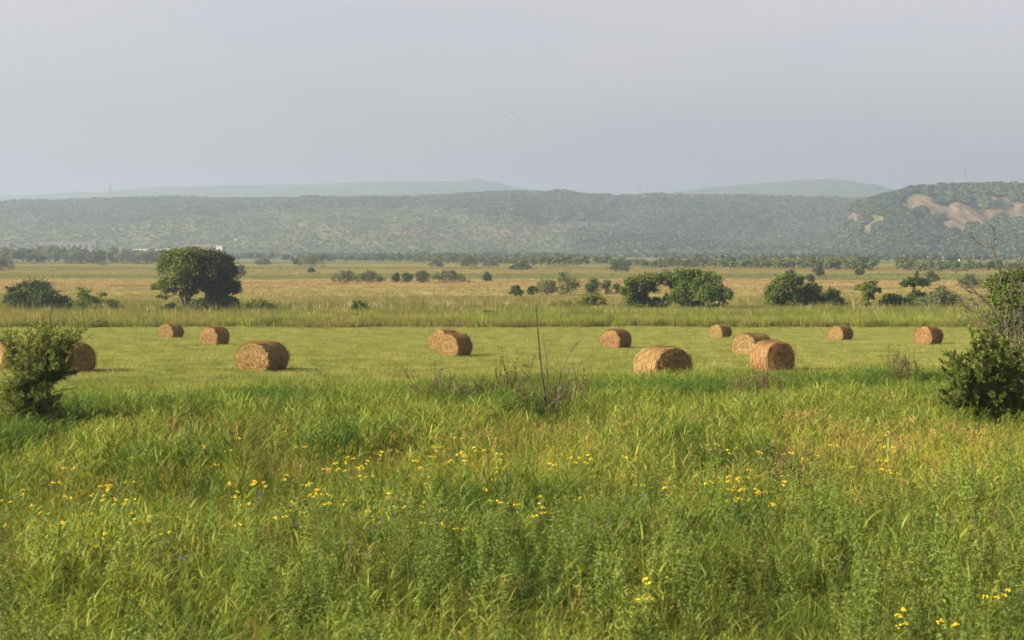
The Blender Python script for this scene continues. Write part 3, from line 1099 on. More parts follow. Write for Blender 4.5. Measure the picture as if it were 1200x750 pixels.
SHR = 'shrubs scattered over the far meadow'
TRE = 'trees along the field edge'
plant('tree', 'tree', 'tall broad tree with forked bare trunk, left half of the pair behind the field', (219, 368),
      [(205, 303, 17, 11), (190, 314, 10, 12), (181, 337, 7, 6), (197, 334, 14, 10), (213, 328, 16, 16), (224, 308, 14, 14), (220, 344, 12, 8), (233, 325, 11, 14), (236, 301, 14, 8), (194, 348, 6, 4), (239, 336, 9, 10), (226, 318, 14, 12), (204, 318, 12, 10), (224, 299, 15, 8), (242, 297, 13, 6), (231, 338, 10, 8), (196, 342, 10, 7)],
      'oak', 9000, .40, [[(217, 369), (215, 356), (209, 338)], [(221, 369), (222, 352), (230, 330)], [(218, 366), (219, 350), (220, 330)]], 11, TRE, .8, trunk_w=.035)
plant('tree', 'tree', 'dark dense tree leafy to the ground, right half of the pair behind the field', (259, 368),
      [(250, 305, 15, 11), (263, 318, 13, 13), (256, 335, 16, 14), (271, 338, 10, 12), (250, 352, 11, 12), (262, 356, 14, 11), (274, 358, 6, 9), (245, 320, 11, 14), (266, 303, 7, 6), (248, 340, 8, 10)],
      'dark', 8500, .40, [[(257, 369), (255, 352), (255, 330)]], 12, TRE, .8)
plant('bush', 'bush', 'pale silvery shrub between the two trunks of the tall tree pair', (234, 369), auto_lobes(222, 246, 346, 369, 'dome', np.random.default_rng(3)), 'grey', 900, .3, (), 13, None, .8, 'foliage')
plant('bush', 'bush', 'low dark bush under the left side of the tall tree pair', (197, 368), auto_lobes(188, 211, 356, 368, 'dome', np.random.default_rng(4)), 'dark', 800, .3, (), 14, None, .8, 'foliage')
plant('tree', 'tree', 'leaning tree with an arching upper limb, left of the two trees behind the middle bales', (757, 366),
      [(750, 332, 15, 9), (765, 326, 14, 6), (779, 331, 8, 6), (738, 342, 8, 10), (746, 350, 13, 10), (757, 356, 9, 8), (740, 330, 7, 5), (785, 335, 5, 4), (762, 338, 9, 7), (748, 358, 12, 7)],
      'oak', 5200, .38, [[(757, 367), (755, 350), (760, 334)], [(755, 367), (748, 352), (746, 340)]], 15, TRE, .8)
plant('bush', 'bush', 'small dark bush under the arching limb of the leaning tree', (769, 366), auto_lobes(760, 781, 350, 366, 'dome', np.random.default_rng(5)), 'dark', 800, .3, (), 16, None, .8, 'foliage')
plant('tree', 'tree', 'wide bushy tree with two thin dark trunks, right of the leaning tree', (812, 367),
      [(799, 328, 14, 10), (812, 321, 11, 6), (830, 328, 14, 10), (844, 342, 9, 10), (852, 346, 5, 7), (838, 351, 12, 9), (818, 343, 13, 13), (798, 346, 12, 12), (789, 354, 7, 10), (812, 357, 12, 7), (832, 360, 10, 5), (805, 336, 13, 11), (828, 346, 12, 12), (818, 334, 12, 10)],
      'oak', 7200, .38, [[(805, 368), (803, 352), (800, 335)], [(827, 368), (824, 352), (830, 335)]], 17, TRE, .8)
plant('tree', 'tree', 'bushy green tree with bright lit left crown, at the left end of the right-hand thicket', (918, 363),
      [(905, 345, 9, 12), (919, 334, 13, 11), (934, 331, 8, 8), (928, 349, 13, 10), (910, 356, 11, 6), (940, 345, 5, 8), (926, 324, 4, 4)], 'oak', 4600, .38, [[(917, 364), (917, 350), (920, 338)]], 18, TRE, .8)
plant('tree', 'tree', 'dark rounded tree touching the right side of the bright thicket tree', (954, 363), [(953, 342, 10, 9), (958, 353, 10, 8), (948, 352, 6, 9), (952, 358, 11, 5)], 'dark', 2600, .36, [[(953, 364), (953, 348)]], 19, TRE, .8)
plant('bush', 'bush', 'small dark bush tapering off the right end of the thicket', (980, 362), [(976, 345, 8, 8), (981, 354, 8, 6), (991, 357, 6, 4), (973, 352, 6, 8)], 'dark', 1600, .34, (), 20, None, .8, 'foliage')
plant('tree', 'tree', 'lone upright young tree with a ragged open crown between two thickets', (1017, 364),
      [(1018, 337, 11, 5), (1023, 332, 6, 3), (1011, 341, 6, 5), (1018, 349, 6, 8), (1028, 341, 5, 4), (1015, 358, 5, 5)], 'oak', 1700, .34, [[(1017, 365), (1017, 350), (1020, 338)]], 21, TRE, .8)
plant('tree', 'tree', 'flat-topped umbrella shaped tree rising out of dark bushes', (1074, 362),
      [(1071, 331, 15, 4.5), (1064, 334, 8, 3.5), (1080, 333, 7, 3.5), (1071, 327, 7, 3), (1077, 347, 8, 6), (1070, 354, 12, 7)], 'dark', 2600, .34, [[(1074, 363), (1073, 346), (1071, 334)]], 22, TRE, .8)
plant('bush', 'bush', 'dark low bush at the left foot of the umbrella shaped tree', (1046, 363), auto_lobes(1032, 1060, 344, 363, 'dome', np.random.default_rng(6)), 'dark', 1700, .34, (), 23, None, .8, 'foliage')
plant('bush', 'bush', 'wide grey-green bush at the right foot of the umbrella shaped tree', (1104, 364), auto_lobes(1082, 1126, 337, 364, 'dome', np.random.default_rng(7)), 'grey', 2600, .36, (), 24, None, .8, 'foliage')
plant('bush', 'bush', 'large dark bush with short stems at the far left of the field edge', (44, 366),
      [(20, 348, 13, 11), (34, 336, 14, 8), (50, 338, 14, 9), (62, 348, 12, 12), (42, 352, 18, 12), (72, 356, 9, 9), (15, 340, 7, 6), (28, 356, 12, 8), (56, 358, 14, 7)], 'dark', 5200, .36, (), 25, None, .8, 'foliage')
plant('bush', 'bush', 'thin airy bush with feathery tips beside the large dark bush', (108, 367), auto_lobes(82, 140, 338, 367, 'sparse', np.random.default_rng(8)), 'oak', 1900, .32, (), 26, None, .8, 'foliage')
plant('bush', 'bush', 'yellow-green bush to the right of the tall tree pair', (302, 369), auto_lobes(284, 321, 351, 369, 'dome', np.random.default_rng(9)), 'olive', 2000, .32, (), 27, None, .8, 'foliage')
plant('bush', 'bush', 'small pointed bush poking out of the rough grass left of centre', (420, 371), auto_lobes(410, 432, 352, 371, 'sparse', np.random.default_rng(10)), 'oak', 650, .3, (), 28, None, .8, 'foliage')
plant('bush', 'bush', 'low faint bush in the rough grass above the two overlapping bales', (574, 373), auto_lobes(564, 586, 360, 373, 'sparse', np.random.default_rng(11)), 'oak', 600, .3, (), 29, None, .8, 'foliage')
plant('bush', 'bush', 'rounded yellow-green bush on the field edge left of the leaning tree', (693, 363), auto_lobes(678, 708, 343, 363, 'dome', np.random.default_rng(12)), 'olive', 2000, .32, (), 30, None, .8, 'foliage')
plant('bush', 'bush', 'low straggling hedge-like bush joined to the rounded yellow-green bush', (660, 363), auto_lobes(644, 677, 353, 363, 'dome', np.random.default_rng(13)), 'olive', 1000, .3, (), 31, None, .8, 'foliage')
plant('bush', 'bush', 'low bush in the reeds under the wide two-trunk tree', (846, 369), auto_lobes(836, 862, 359, 369, 'sparse', np.random.default_rng(14)), 'olive', 500, .3, (), 32, None, .8, 'foliage')

far_bushes = [
    ('dark round shrub with ragged top, first in the row of meadow shrubs', 393, 417, 317, 333, 'dome', 'dark'),
    ('broad low shrub, second in the row of meadow shrubs', 418, 448, 318, 332, 'dome', 'dark'),
    ('narrow shrub touching its twin in the row of meadow shrubs', 459, 470, 321, 332, 'round', 'dark'),
    ('short shrub right of the narrow one it touches', 470, 482, 321, 332, 'round', 'dark'),
    ('squarish shrub, between the twin shrubs and the widest one', 484, 504, 318, 332, 'round', 'dark'),
    ('widest shrub of the meadow row, domed with a long right skirt', 510, 543, 317, 332, 'dome', 'dark'),
    ('small upright shrub, last and alone in the meadow row', 565, 576, 319, 331, 'round', 'dark'),
    ('small grey shrub just right of the tall tree pair', 275, 289, 312, 325, 'round', 'grey'),
    ('round dark shrub left of the domed bush cluster', 596, 613, 336, 350, 'round', 'dark'),
    ('large domed shrub, tallest of its cluster left of the leaning tree', 643, 675, 320, 347, 'dome', 'dark'),
    ('pale middle-sized shrub leaning on the large domed one', 626, 650, 328, 347, 'dome', 'grey'),
    ('small dark shrub at the left end of the domed cluster', 618, 630, 337, 347, 'round', 'dark'),
    ('dark upright shrub, first of three behind the yellow-green bush', 685, 705, 326, 345, 'round', 'dark'),
    ('greyish shrub, middle of three behind the yellow-green bush', 703, 720, 328, 346, 'round', 'grey'),
    ('small dark shrub, last of three behind the yellow-green bush', 717, 731, 333, 345, 'round', 'dark'),
    ('dark domed shrub on the plain behind the leaning tree', 713, 734, 306, 319, 'dome', 'dark'),
    ('long flat dark shrub on the plain near the middle treeline', 598, 622, 309, 317, 'dome', 'dark'),
    ('single round-headed tree far out on the left plain', 351, 378, 299, 314, 'dome', 'far'),
    ('tiny shrub left of the round-headed tree on the plain', 343, 351, 304, 311, 'round', 'far'),
    ('pale low shrub far out beyond the tall tree pair', 300, 316, 304, 311, 'dome', 'grey'),
    ('dark round shrub cut by the left edge of the view', -14, 16, 304, 318, 'dome', 'dark'),
    ('small tree with dark top standing ahead of the middle treeline', 543, 557, 302, 315, 'dome', 'far'),
    ('faint rounded tree left of the dark-topped one', 505, 517, 304, 314, 'dome', 'far'),
    ('round shrub behind the bright thicket tree', 951, 968, 312, 325, 'round', 'dark'),
    ('tiny shrub on the plain right of the round shrub', 1003, 1013, 315, 323, 'round', 'dark'),
    ('round bush on the plain beyond the umbrella shaped tree', 1083, 1099, 318, 332, 'round', 'dark'),
    ('narrow dark conifer-like shrub behind the umbrella shaped tree', 1072, 1077, 318, 327, 'round', 'dark'),
    ('wide dark bush on the plain left of the bare dead tree', 1125, 1151, 322, 339, 'dome', 'dark'),
    ('small dark shrub peeping over the bright thicket tree', 921, 934, 317, 326, 'round', 'dark'),
    ('low shrub at the right edge of the bright thicket tree', 942, 956, 323, 331, 'round', 'dark'),
    ('faint grey shrub behind the gap between leaning tree and wide tree', 770, 792, 316, 330, 'dome', 'grey'),
    ('tiny dark tuft of scrub on the left plain', 361, 368, 315, 320, 'dome', 'dark'),
    ('first dark round bush ahead of the left treeline, counted from the left', 33, 51, 298, 309.5, 'dome', 'dark'),
    ('broad dark bush ahead of the left treeline, left of its taller neighbour', 80, 104, 297, 310, 'dome', 'dark'),
    ('tall two-topped bush ahead of the left treeline', 107, 133, 296, 311, 'dome', 'dark'),
    ('lighter bush ahead of the left treeline, right of the two-topped one', 135, 156, 298, 310, 'dome', 'grey'),
    ('dark bush ahead of the left treeline, below the long white shed', 158, 184, 297, 310.5, 'dome', 'dark'),
    ('low pale shrub at the foot of the middle treeline', 566, 582, 306, 313, 'dome', 'grey'),
]
for i, (lab, xa, xb, yt, yb, kd, mt) in enumerate(far_bushes):
    px_w = xb - xa
    Dk = 17000 / (yb - HZ) / F
    is_tree = 'tree' in lab.split(' on ')[0] and 'umbrella' not in lab and 'leaning' not in lab and mt == 'far'
    tr = [[((xa + xb) / 2, yb), ((xa + xb) / 2, yb - (yb - yt) * .45)]] if is_tree else ()
    yt -= 1.6
    plant('tree' if is_tree else 'shrub', 'tree' if is_tree else 'shrub', lab, ((xa + xb) / 2, yb), auto_lobes(xa, xb, yt, yb, kd, np.random.default_rng(50 + i)), mt,
          int(520 + px_w * 24), max(.30, 1.5 * Dk), tr, 60 + i, SHR, .8, 'crown' if is_tree else 'foliage')

plant('bush', 'bush', 'large leafy bush with sunlit top behind the bare dead tree', (1185, 400),
      [(1172, 334, 12, 12), (1182, 326, 16, 10), (1200, 326, 16, 11), (1215, 340, 18, 18), (1190, 350, 22, 20), (1205, 365, 20, 22), (1185, 380, 20, 18), (1225, 360, 18, 20), (1178, 352, 16, 16), (1195, 372, 22, 18)],
      'oak', 11000, .20, (), 90, None, .8, 'foliage', Y=100)

# ------------------------------------------------------------------ treeline along the river


def far_tree_proto(seed, sparse=False):
    rs = np.random.default_rng(seed)
    g = Geo()
    L = []
    for i in range(7):
        a = rs.random() * 6.28
        L.append(((math.cos(a) * .28, math.sin(a) * .28, .32 + .42 * rs.random()), (.26, .26, .24)))
    L.append(((0, 0, .3), (.42, .42, .3)))
    crown_from_lobes(g, L, 420, .16, rs)
    for V in g.V:
        V[:, 2] = np.maximum(V[:, 2], 0)
    return g.mesh('far_tree', M['far'])


fp = [far_tree_proto(500 + i) for i in range(6)]
TL = np.array([(-120, 308, 289), (0, 308, 288), (60, 308, 289), (100, 308, 290), (160, 307.5, 292), (190, 307, 291), (270, 306.5, 297), (330, 306.5, 297), (420, 306.5, 295), (480, 307, 297), (520, 309, 297), (600, 311, 299), (640, 312, 298),
               (720, 313, 301), (800, 314, 303), (870, 315.5, 302), (940, 316.5, 300), (1000, 317, 301), (1050, 318, 302), (1100, 318, 304), (1150, 318.5, 305), (1330, 319, 305)])
g = Geo()
tube(g, [(0, 0, -.02), (.01, 0, .25), (-.01, .01, .5)], [.035, .028, .015], 6)
ftrunk = g.mesh('trunk', M['bark'])
NT_ = 0
TLG = 'trees of the far treeline across the plain'
TLL = 'hazy green tree merging into the long treeline below the hills'
for row in range(2):
    px = -60.0
    while px < 1262:
        yb = np.interp(px, TL[:, 0], TL[:, 1]) - (1.6 if row else 0) + rng.normal(0, .25)
        yt = np.interp(px, TL[:, 0], TL[:, 2]) + (0 if row else 3.2) + rng.normal(0, 1.3)
        hpx = max(yb - yt, 4)
        wpx = hpx * rng.uniform(.85, 1.45)
        gap = fbm(np.array(px / 40), np.array(row * 3.), 2, 131)
        if gap > .36 and not (row == 0 and 280 < px < 345) and NT_ < 285:
            Y = 17000 / (yb - HZ)
            p = at(px, yb, Y)
            o = empty('far_tree', (0, 0, 0))
            link(bpy.data.objects.new('crown', fp[int(rng.integers(0, 6))]), o)
            link(bpy.data.objects.new('trunk', ftrunk), o)
            o.location = (p[0], Y, float(gz(p[0], Y)) - .1)
            k = Y / F
            o.scale = (wpx * k, wpx * k * .9, hpx * k * 1.05)
            o.rotation_euler = (0, 0, rng.random() * 6.28)
            tag(o, TLL, 'tree', TLG)
            NT_ += 1
        px += wpx * (.72 if row == 0 else .62)

# ------------------------------------------------------------------ hay bales
BR, BLN = .72, 1.5


def bale_mesh(seed):
    rs = np.random.default_rng(seed)
    g = Geo()
    na, nl, nr = 96, 26, 13
    an = np.arange(na + 1) / na * 2 * PI

    def shape(a, xx, rad):
        """lumpy drum lying along x, flattened where it rests"""
        n = fbm(np.cos(a) * 2.2 + 5 + seed, np.sin(a) * 2.2 + xx * 1.4, 4, seed) - .5
        m = fbm(a * 3 + seed, xx * 16, 3, seed + 9) - .5
        r = rad * (1 + .15 * n + .10 * m)
        y, z = r * np.cos(a), r * np.sin(a)
        z = np.where(z < -.56, -.56 + (z + .56) * .25, z)
        y = y * (1 + .06 * np.clip(-z, 0, 1))
        return y, z + .60
    xx = np.linspace(-BLN / 2, BLN / 2, nl + 1)
    A, X = np.meshgrid(an, xx)
    ed = 1 - .05 * np.clip((np.abs(X) / (BLN / 2) - .86) / .14, 0, 1) ** 2
    Yv, Zv = shape(A, X, BR * ed)
    i = np.arange(nl * (na + 1)).reshape(nl, na + 1)[:, :-1].ravel()
    Q = np.column_stack([i, i + 1, i + na + 2, i + na + 1])
    g.add(np.column_stack([X.ravel(), Yv.ravel(), Zv.ravel()]), Q, a=.5, uv=np.column_stack([A.ravel() * BR, X.ravel()]))
    for sgn in (-1, 1):
        rr = np.linspace(1, 0.02, nr + 1)
        A, RR = np.meshgrid(an, rr)
        Ye, Ze = shape(A, np.full_like(A, sgn * BLN / 2), BR * .95)
        cy, cz = 0, .60
        Yv, Zv = cy + (Ye - cy) * RR, cz + (Ze - cz) * RR
        bulge = .05 * (1 - RR ** 2) + .055 * (fbm(RR * 7 + A / 6.28 * 1.0 + seed, A * .8, 3, seed + 20) - .5) * np.clip((1 - RR) * 6, 0, 1) + .05 * (fbm(Yv * 6, Zv * 6, 3, seed + 31) - .5) * np.clip((1 - RR) * 6, 0, 1)
        Xv = sgn * (BLN / 2 + bulge)
        i = np.arange(nr * (na + 1)).reshape(nr, na + 1)[:, :-1].ravel()
        Q = np.column_stack([i, i + 1, i + na + 2, i + na + 1])
        if sgn < 0:
            Q = Q[:, ::-1]
        tw = A + .9 * (fbm(Yv * 2.2, Zv * 2.2, 2, seed + 40) - .5)
        g.add(np.column_stack([Xv.ravel(), Yv.ravel(), Zv.ravel()]), Q, a=.5, uv=np.column_stack([tw.ravel() * RR.ravel() * BR * 1.0 + 20, (RR + A / 6.28 * .08).ravel() * BR + .4 * (fbm(Yv * 3, Zv * 3, 2, seed + 44).ravel() - .5)]))
    body = g.mesh('roll', M['straw'], True)
    g = Geo()
    n = 2200                                       # straws that stick out of the winding
    a = rs.random(n) * 2 * PI
    x = rs.uniform(-BLN / 2, BLN / 2, n)
    yv, zv = shape(a, x, BR)
    C = np.column_stack([x, yv, zv])
    nn = np.column_stack([rs.normal(0, .2, n), np.cos(a), np.sin(a)])
    tang = np.column_stack([rs.normal(0, .25, n), -np.sin(a), np.cos(a)])
    m = 900
    q = np.sqrt(rs.random(m)) * BR * .93
    a2 = rs.random(m) * 2 * PI
    sg = rs.choice([-1, 1], m)
    ye, ze = shape(a2, sg * BLN / 2, q)
    C2 = np.column_stack([sg * (BLN / 2 + .03), ye, ze])
    nn2 = np.column_stack([sg * 1.0, rs.normal(0, .2, m), rs.normal(0, .2, m)])
    tang2 = np.column_stack([rs.normal(0, .1, m), -np.sin(a2) + rs.normal(0, .5, m), np.cos(a2) + rs.normal(0, .5, m)])
    C, nn, tang = np.vstack([C, C2]), unit(np.vstack([nn, nn2])), unit(np.vstack([tang, tang2]))
    n = len(C)
    L = rs.uniform(.10, .30, n)[:, None]
    sd = np.cross(nn, tang) * .009
    lift = nn * rs.uniform(.01, .10, n)[:, None]
    V = np.stack([C - tang * L * .5 - sd, C - tang * L * .5 + sd, C + tang * L * .5 + lift + sd * .5, C + tang * L * .5 + lift - sd * .5], 1)
    a_ = rs.random(n) ** 1.5
    g.add(V.reshape(-1, 3), np.arange(n * 4).reshape(n, 4), a=np.repeat(a_, 4))
    m = 260                                        # the shaggy fringe at its foot
    xb = rs.uniform(-BLN / 2, BLN / 2, m)
    yb = rs.choice([-1, 1], m) * rs.uniform(.38, .62, m)
    C = np.column_stack([xb, yb, rs.uniform(.02, .18, m)])
    blades(g, C, np.where(yb > 0, PI / 2, -PI / 2) + rs.normal(0, .8, m), rs.uniform(.05, .2, m), rs.uniform(.3, 1.2, m), rs.uniform(0, .5, m), np.full(m, .012), rs, seg=2)
    loose = g.mesh('loose_straw', M['loose'])
    return body, loose


BALE = [bale_mesh(3 + i * 7) for i in range(4)]
# centre px, foot px y (or distance), heading of the roll's axis seen from above (degrees from +x), width and height scales
# label last
BG = 'round hay bales lying on the mown field'
bales = [
    ((8, 430), 75, -38, 1.0, .97, 'round hay bale cut by the left edge of the view, behind the leafy leaning bush'),
    ((84, 434), 73, -40, 1.0, .98, 'dark-ended round hay bale half hidden by the leafy leaning bush'),
    ((200, 391.5), 140, 70, 1.06, .90, 'small distant round hay bale in front of the tall tree pair'),
    ((252, 402), 114, 66, .98, .97, 'neat round hay bale with a pale spiral end right of the small distant one'),
    ((308, 440), 74, 68, 1.16, .97, 'shaggy sagging round hay bale, alone near the left of the tall grass'),
    ((522, 413), 103, 60, 1.02, .98, 'round hay bale mostly hidden behind the bale in front of it, in the middle pair'),
    ((533, 424), 92, 60, .94, .95, 'round hay bale standing in front in the middle pair'),
    ((722, 405.5), 107, 58, 1.0, .93, 'flattened round hay bale with a dark right side, alone on open grass'),
    ((777, 439), 68, -64, 1.15, .98, 'biggest low round hay bale sunk to half its height in tall grass'),
    ((844, 391), 140, 50, .93, .86, 'smallest far round hay bale close to the reeds under the wide tree'),
    ((881, 418), 94, 50, 1.12, .93, 'round hay bale with a bright end, behind its neighbour in the right pair'),
    ((905, 433), 74, -68, .98, 1.0, 'round hay bale with its shaded round end towards us, front of the right pair'),
    ((985, 392.5), 132, 48, .97, .88, 'round hay bale in front of the reeds under the right thicket'),
    ((1088, 397.5), 118, 48, 1.0, .96, 'round hay bale with a bright worn end nearest the bare dead tree'),
]
for i, ((px, py), Y, ang, sw, sh_, lab) in enumerate(bales):
    b = at(px, py, Y)
    z = float(gz(b[0], Y))
    o = empty('hay_bale', (b[0], Y, z), R(ang) + rng.normal(0, .02))
    o.scale = (sw, sw, sh_)
    tag(o, lab, 'hay bale', BG)
    bm, lm = BALE[i % 4]
    link(bpy.data.objects.new('roll', bm), o)
    link(bpy.data.objects.new('loose_straw', lm), o)

# ------------------------------------------------------------------ foreground bushes, dead tree, sapling


def grow(g, P, r0, r1, rs, depth, ends, twig=.5, n=12, spread=.6, kids=5, up=.25, k=5, thin=.003):
    """a bent branch with smaller branches; ends collects points along the thin wood"""
    Q = smooth_path(P, n)
    L = np.linalg.norm(np.diff(Q, axis=0), axis=1).sum()
    Q[1:] += rs.normal(0, .012 * L, (n - 1, 3)) * np.linspace(.2, 1, n - 1)[:, None]
    tube(g, Q, np.linspace(r0, r1, n), k, a=rs.random())
    T = unit(np.gradient(Q, axis=0))
    if depth == 0:
        ends.append((Q, T))
        return
    if depth == 1:
        ends.append((Q[n // 4:], T[n // 4:]))
    for j in range(kids):
        f = .22 + .76 * (j + rs.random()) / kids
        i = min(int(f * (n - 1)), n - 2)
        d = unit(.6 * T[i] + rs.normal(0, spread * 1.15, 3) + np.array([0, 0, up]))
        l = L * twig * (1.05 - .55 * f) * (.5 + .8 * rs.random())
        m = Q[i] + d * l * .5 + rs.normal(0, .06 * l, 3)
        e = Q[i] + d * l + np.array([0, 0, up * .3 * l])
        rr = max(np.interp(f, [0, 1], [r0, r1]) * .6, thin)
        grow(g, [Q[i], m, e], rr, max(r1 * .6, thin * .7), rs, depth - 1, ends, twig, max(6, n - 3), spread, max(kids - 1, 3), up, 4, thin)


def leafy_ends(g, ends, per, L, W, rs):
    for Q, T in ends:
        m = per * max(2, int(len(Q) / 2))
        f = rs.random(m) * (len(Q) - 1)
        i = f.astype(int).clip(0, len(Q) - 2)
        C = Q[i] + (Q[i + 1] - Q[i]) * (f - i)[:, None]
        d = unit(T[i] * .7 + rs.normal(0, .6, (m, 3)))
        C = C + d * L * .5
        up = rs.normal(0, .8, (m, 3)) + np.array([0, 0, .35])
        N = unit(up - (up * d).sum(1, keepdims=True) * d)
        sd = np.cross(N, d)
        l, w_ = L * (.6 + .6 * rs.random(m))[:, None], W * (.7 + .5 * rs.random(m))[:, None]
        V = np.stack([C - d * l * .5, C + sd * w_ * .5 + N * w_ * .2, C + d * l * .5, C - sd * w_ * .5 + N * w_ * .2], 1)
        g.add(V.reshape(-1, 3), np.arange(m * 4).reshape(m, 4), a=np.repeat(rs.random(m), 4))


def shrub_px(name, cat, label, base, Y, stems, mat, leafL, leafW, per, seed, r0=.02, twig=.42, kids=6, depth=2, bark='bark', spread=.55, up=.22, bare=(), dx=0, dup=2):
    rs = np.random.default_rng(seed)
    p = at(base[0], base[1], Y)
    b = np.array([p[0], Y, float(gz(p[0], Y)) - .03])
    o = empty(name, b)
    tag(o, label, cat)
    g, ends = Geo(), []
    for st in [q for q in stems for _ in range(dup)]:
        st = [(x + rs.normal(0, 5) + dx, y + rs.normal(0, 5)) for (x, y) in st]
        pts = [np.array([rs.normal(0, .08), rs.normal(0, .08), 0])]
        yo = rs.normal(0, .28)
        for i, (x, y) in enumerate(st):
            q = at(x, y, Y) - b
            pts.append(q + np.array([0, yo * (i + 1) / len(st) * max(q[2], .3), 0]))
        grow(g, pts, r0 * (.7 + .5 * rs.random()), .004, rs, depth, ends, twig, 12, spread, kids, up)
    dead = []
    for st in bare:
        pts = [at(x, y, Y) - b for (x, y) in st]
        yo = rs.normal(0, .15)
        for i, q in enumerate(pts):
            q[1] += yo * i
        grow(g, pts, .012, .006, rs, 1, dead, .30, 10, .5, 4, .2, 4, .005)
    g.obj('branch', M[bark], o, smooth=True)
    if per:
        g = Geo()
        leafy_ends(g, ends, per, leafL, leafW, rs)
        g.obj('foliage', M[mat], o)
    return o


shrub_px('bush', 'bush', 'leafy willow-like bush leaning right with bare twigs, in front of two bales', (34, 530), 44,
         [[(30, 480), (14, 458)], [(34, 470), (38, 415)], [(34, 460), (42, 398)], [(36, 460), (55, 384)], [(38, 460), (66, 391)], [(40, 465), (73, 402)], [(38, 480), (70, 428)], [(34, 485), (6, 466)], [(36, 485), (58, 454)],
          [(34, 470), (50, 420)], [(36, 460), (60, 404)], [(34, 480), (26, 452)], [(38, 470), (84, 398)], [(38, 475), (66, 412)], [(36, 490), (4, 490)]],
         'willow', .12, .024, 4, 901, .013, .34, 15, 2, 'bark', .52, .30,
         dx=-1, bare=[[(60, 420), (78, 398), (118, 372)], [(60, 430), (80, 412), (108, 392)], [(60, 385), (62, 370), (68, 350)], [(80, 400), (84, 380), (83, 362)], [(60, 440), (85, 436), (104, 432)], [(62, 460), (78, 456), (92, 455)], [(88, 395), (91, 380), (92, 366)]])
shrub_px('bush', 'bush', 'dense rounded green bush at the right edge in front of the bare dead tree', (1178, 520), 47,
         [[(1150, 485), (1108, 432)], [(1150, 488), (1106, 458)], [(1150, 475), (1122, 412)], [(1165, 480), (1120, 425)], [(1165, 480), (1112, 445)], [(1170, 470), (1135, 405)], [(1172, 470), (1150, 398)], [(1178, 470), (1168, 402)], [(1182, 470), (1190, 405)], [(1185, 480), (1212, 415)], [(1165, 490), (1115, 462)],
          [(1170, 480), (1140, 440)], [(1180, 480), (1185, 430)], [(1175, 490), (1160, 455)], [(1190, 490), (1225, 450)], [(1160, 490), (1130, 478)], [(1182, 490), (1200, 455)], [(1172, 470), (1160, 425)], [(1168, 490), (1128, 455)]],
         'bushleaf', .066, .034, 7, 902, .016, .34, 12, 2, 'bark', .55, .15, dup=3)
rs = np.random.default_rng(903)
Yd = 49.0
p = at(1196, 520, Yd)
b = np.array([p[0], Yd, float(gz(p[0], Yd)) - .05])
o = tag(empty('dead_tree', b), 'bare dead tree with grey twisted branches rising above the right bush', 'dead tree')
ends = []
limbs = [[(1196, 520), (1192, 450), (1182, 400), (1172, 340), (1160, 282)], [(1194, 480), (1184, 430), (1160, 392), (1118, 362)], [(1194, 470), (1182, 410), (1160, 355), (1132, 338)], [(1196, 460), (1198, 400), (1190, 345), (1178, 312)],
         [(1194, 450), (1176, 395), (1150, 372), (1122, 352)], [(1196, 450), (1206, 395), (1212, 345), (1206, 310)], [(1194, 460), (1188, 420), (1178, 375), (1150, 345)], [(1196, 470), (1202, 430), (1200, 380), (1195, 350)]]
for i, lb in enumerate(limbs):
    g = Geo()
    pts = [at(x, y, Yd) - b for (x, y) in lb]
    yo = rs.normal(0, .2)
    for j, q in enumerate(pts):
        q[1] += yo * j * (i > 0)
    grow(g, pts, .042 if i == 0 else .024, .010 if i == 0 else .008, rs, 2, ends, .30, 16, .5, 9, .2, 5, .0095)
    g.obj('trunk' if i == 0 else 'branch', M['deadwood'], o, smooth=True)

rs = np.random.default_rng(904)
Ys = 48.0
p = at(640, 512, Ys)
b = np.array([p[0], Ys, float(gz(p[0], Ys)) - .05])
o = tag(empty('dead_sapling', b), 'tall thin dead sapling with a few bare side twigs in the middle of the grass', 'sapling')
ends = []
g = Geo()
pts = [at(x, y, Ys) - b for (x, y) in [(640, 512), (639, 470), (634, 430), (630, 385), (628, 357)]]
Q = smooth_path(pts, 18)
tube(g, Q, np.linspace(.038, .011, 18), 6, a=.2)
for f in np.linspace(.45, .97, 9):
    q = Q[int(f * 17)]
    d = np.array([rs.normal(0, .3), rs.normal(0, .3), .8])
    tube(g, smooth_path([q, q + d * .12, q + d * .22 + np.array([0, 0, .05])], 5), np.linspace(.005, .003, 5), 4, a=.4)
g.obj('trunk', M['bark'], o, smooth=True)
for lb in [[(637, 470), (642, 440), (637, 400)], [(640, 490), (655, 465), (668, 430)], [(639, 480), (660, 460), (684, 420)], [(638, 470), (624, 450), (612, 432)], [(640, 485), (650, 470), (652, 440)], [(640, 492), (648, 484), (656, 462)], [(654, 452), (664, 420), (682, 395)], [(641, 500), (628, 480), (620, 462)]]:
    g = Geo()
    pts = [at(x, y, Ys) - b + np.array([0, rs.normal(0, .1), 0]) for (x, y) in lb]
    grow(g, pts, .019, .008, rs, 1, ends, .40, 9, .45, 6, .2, 4, .0055)
    g.obj('branch', M['deadwood'], o, smooth=True)

# dry weeds


def dry_weed(seed, H):
    rs = np.random.default_rng(seed)
    g, ends = Geo(), []
    for s in range(12):
        b = np.array([rs.normal(0, .16), rs.normal(0, .14), -.05])
        e = b + np.array([rs.normal(0, .24), rs.normal(0, .16), H * (.65 + .4 * rs.random())])
        grow(g, [b, (b + e) / 2 + rs.normal(0, .04, 3), e], .011, .006, rs, 1, ends, .34, 9, .4, 6, .4, 4, .005)
    st = g.mesh('stem', M['dry'])
    g = Geo()
    leafy_ends(g, ends, 3, .05, .026, rs)
    return st, g.mesh('foliage', M['dry'])


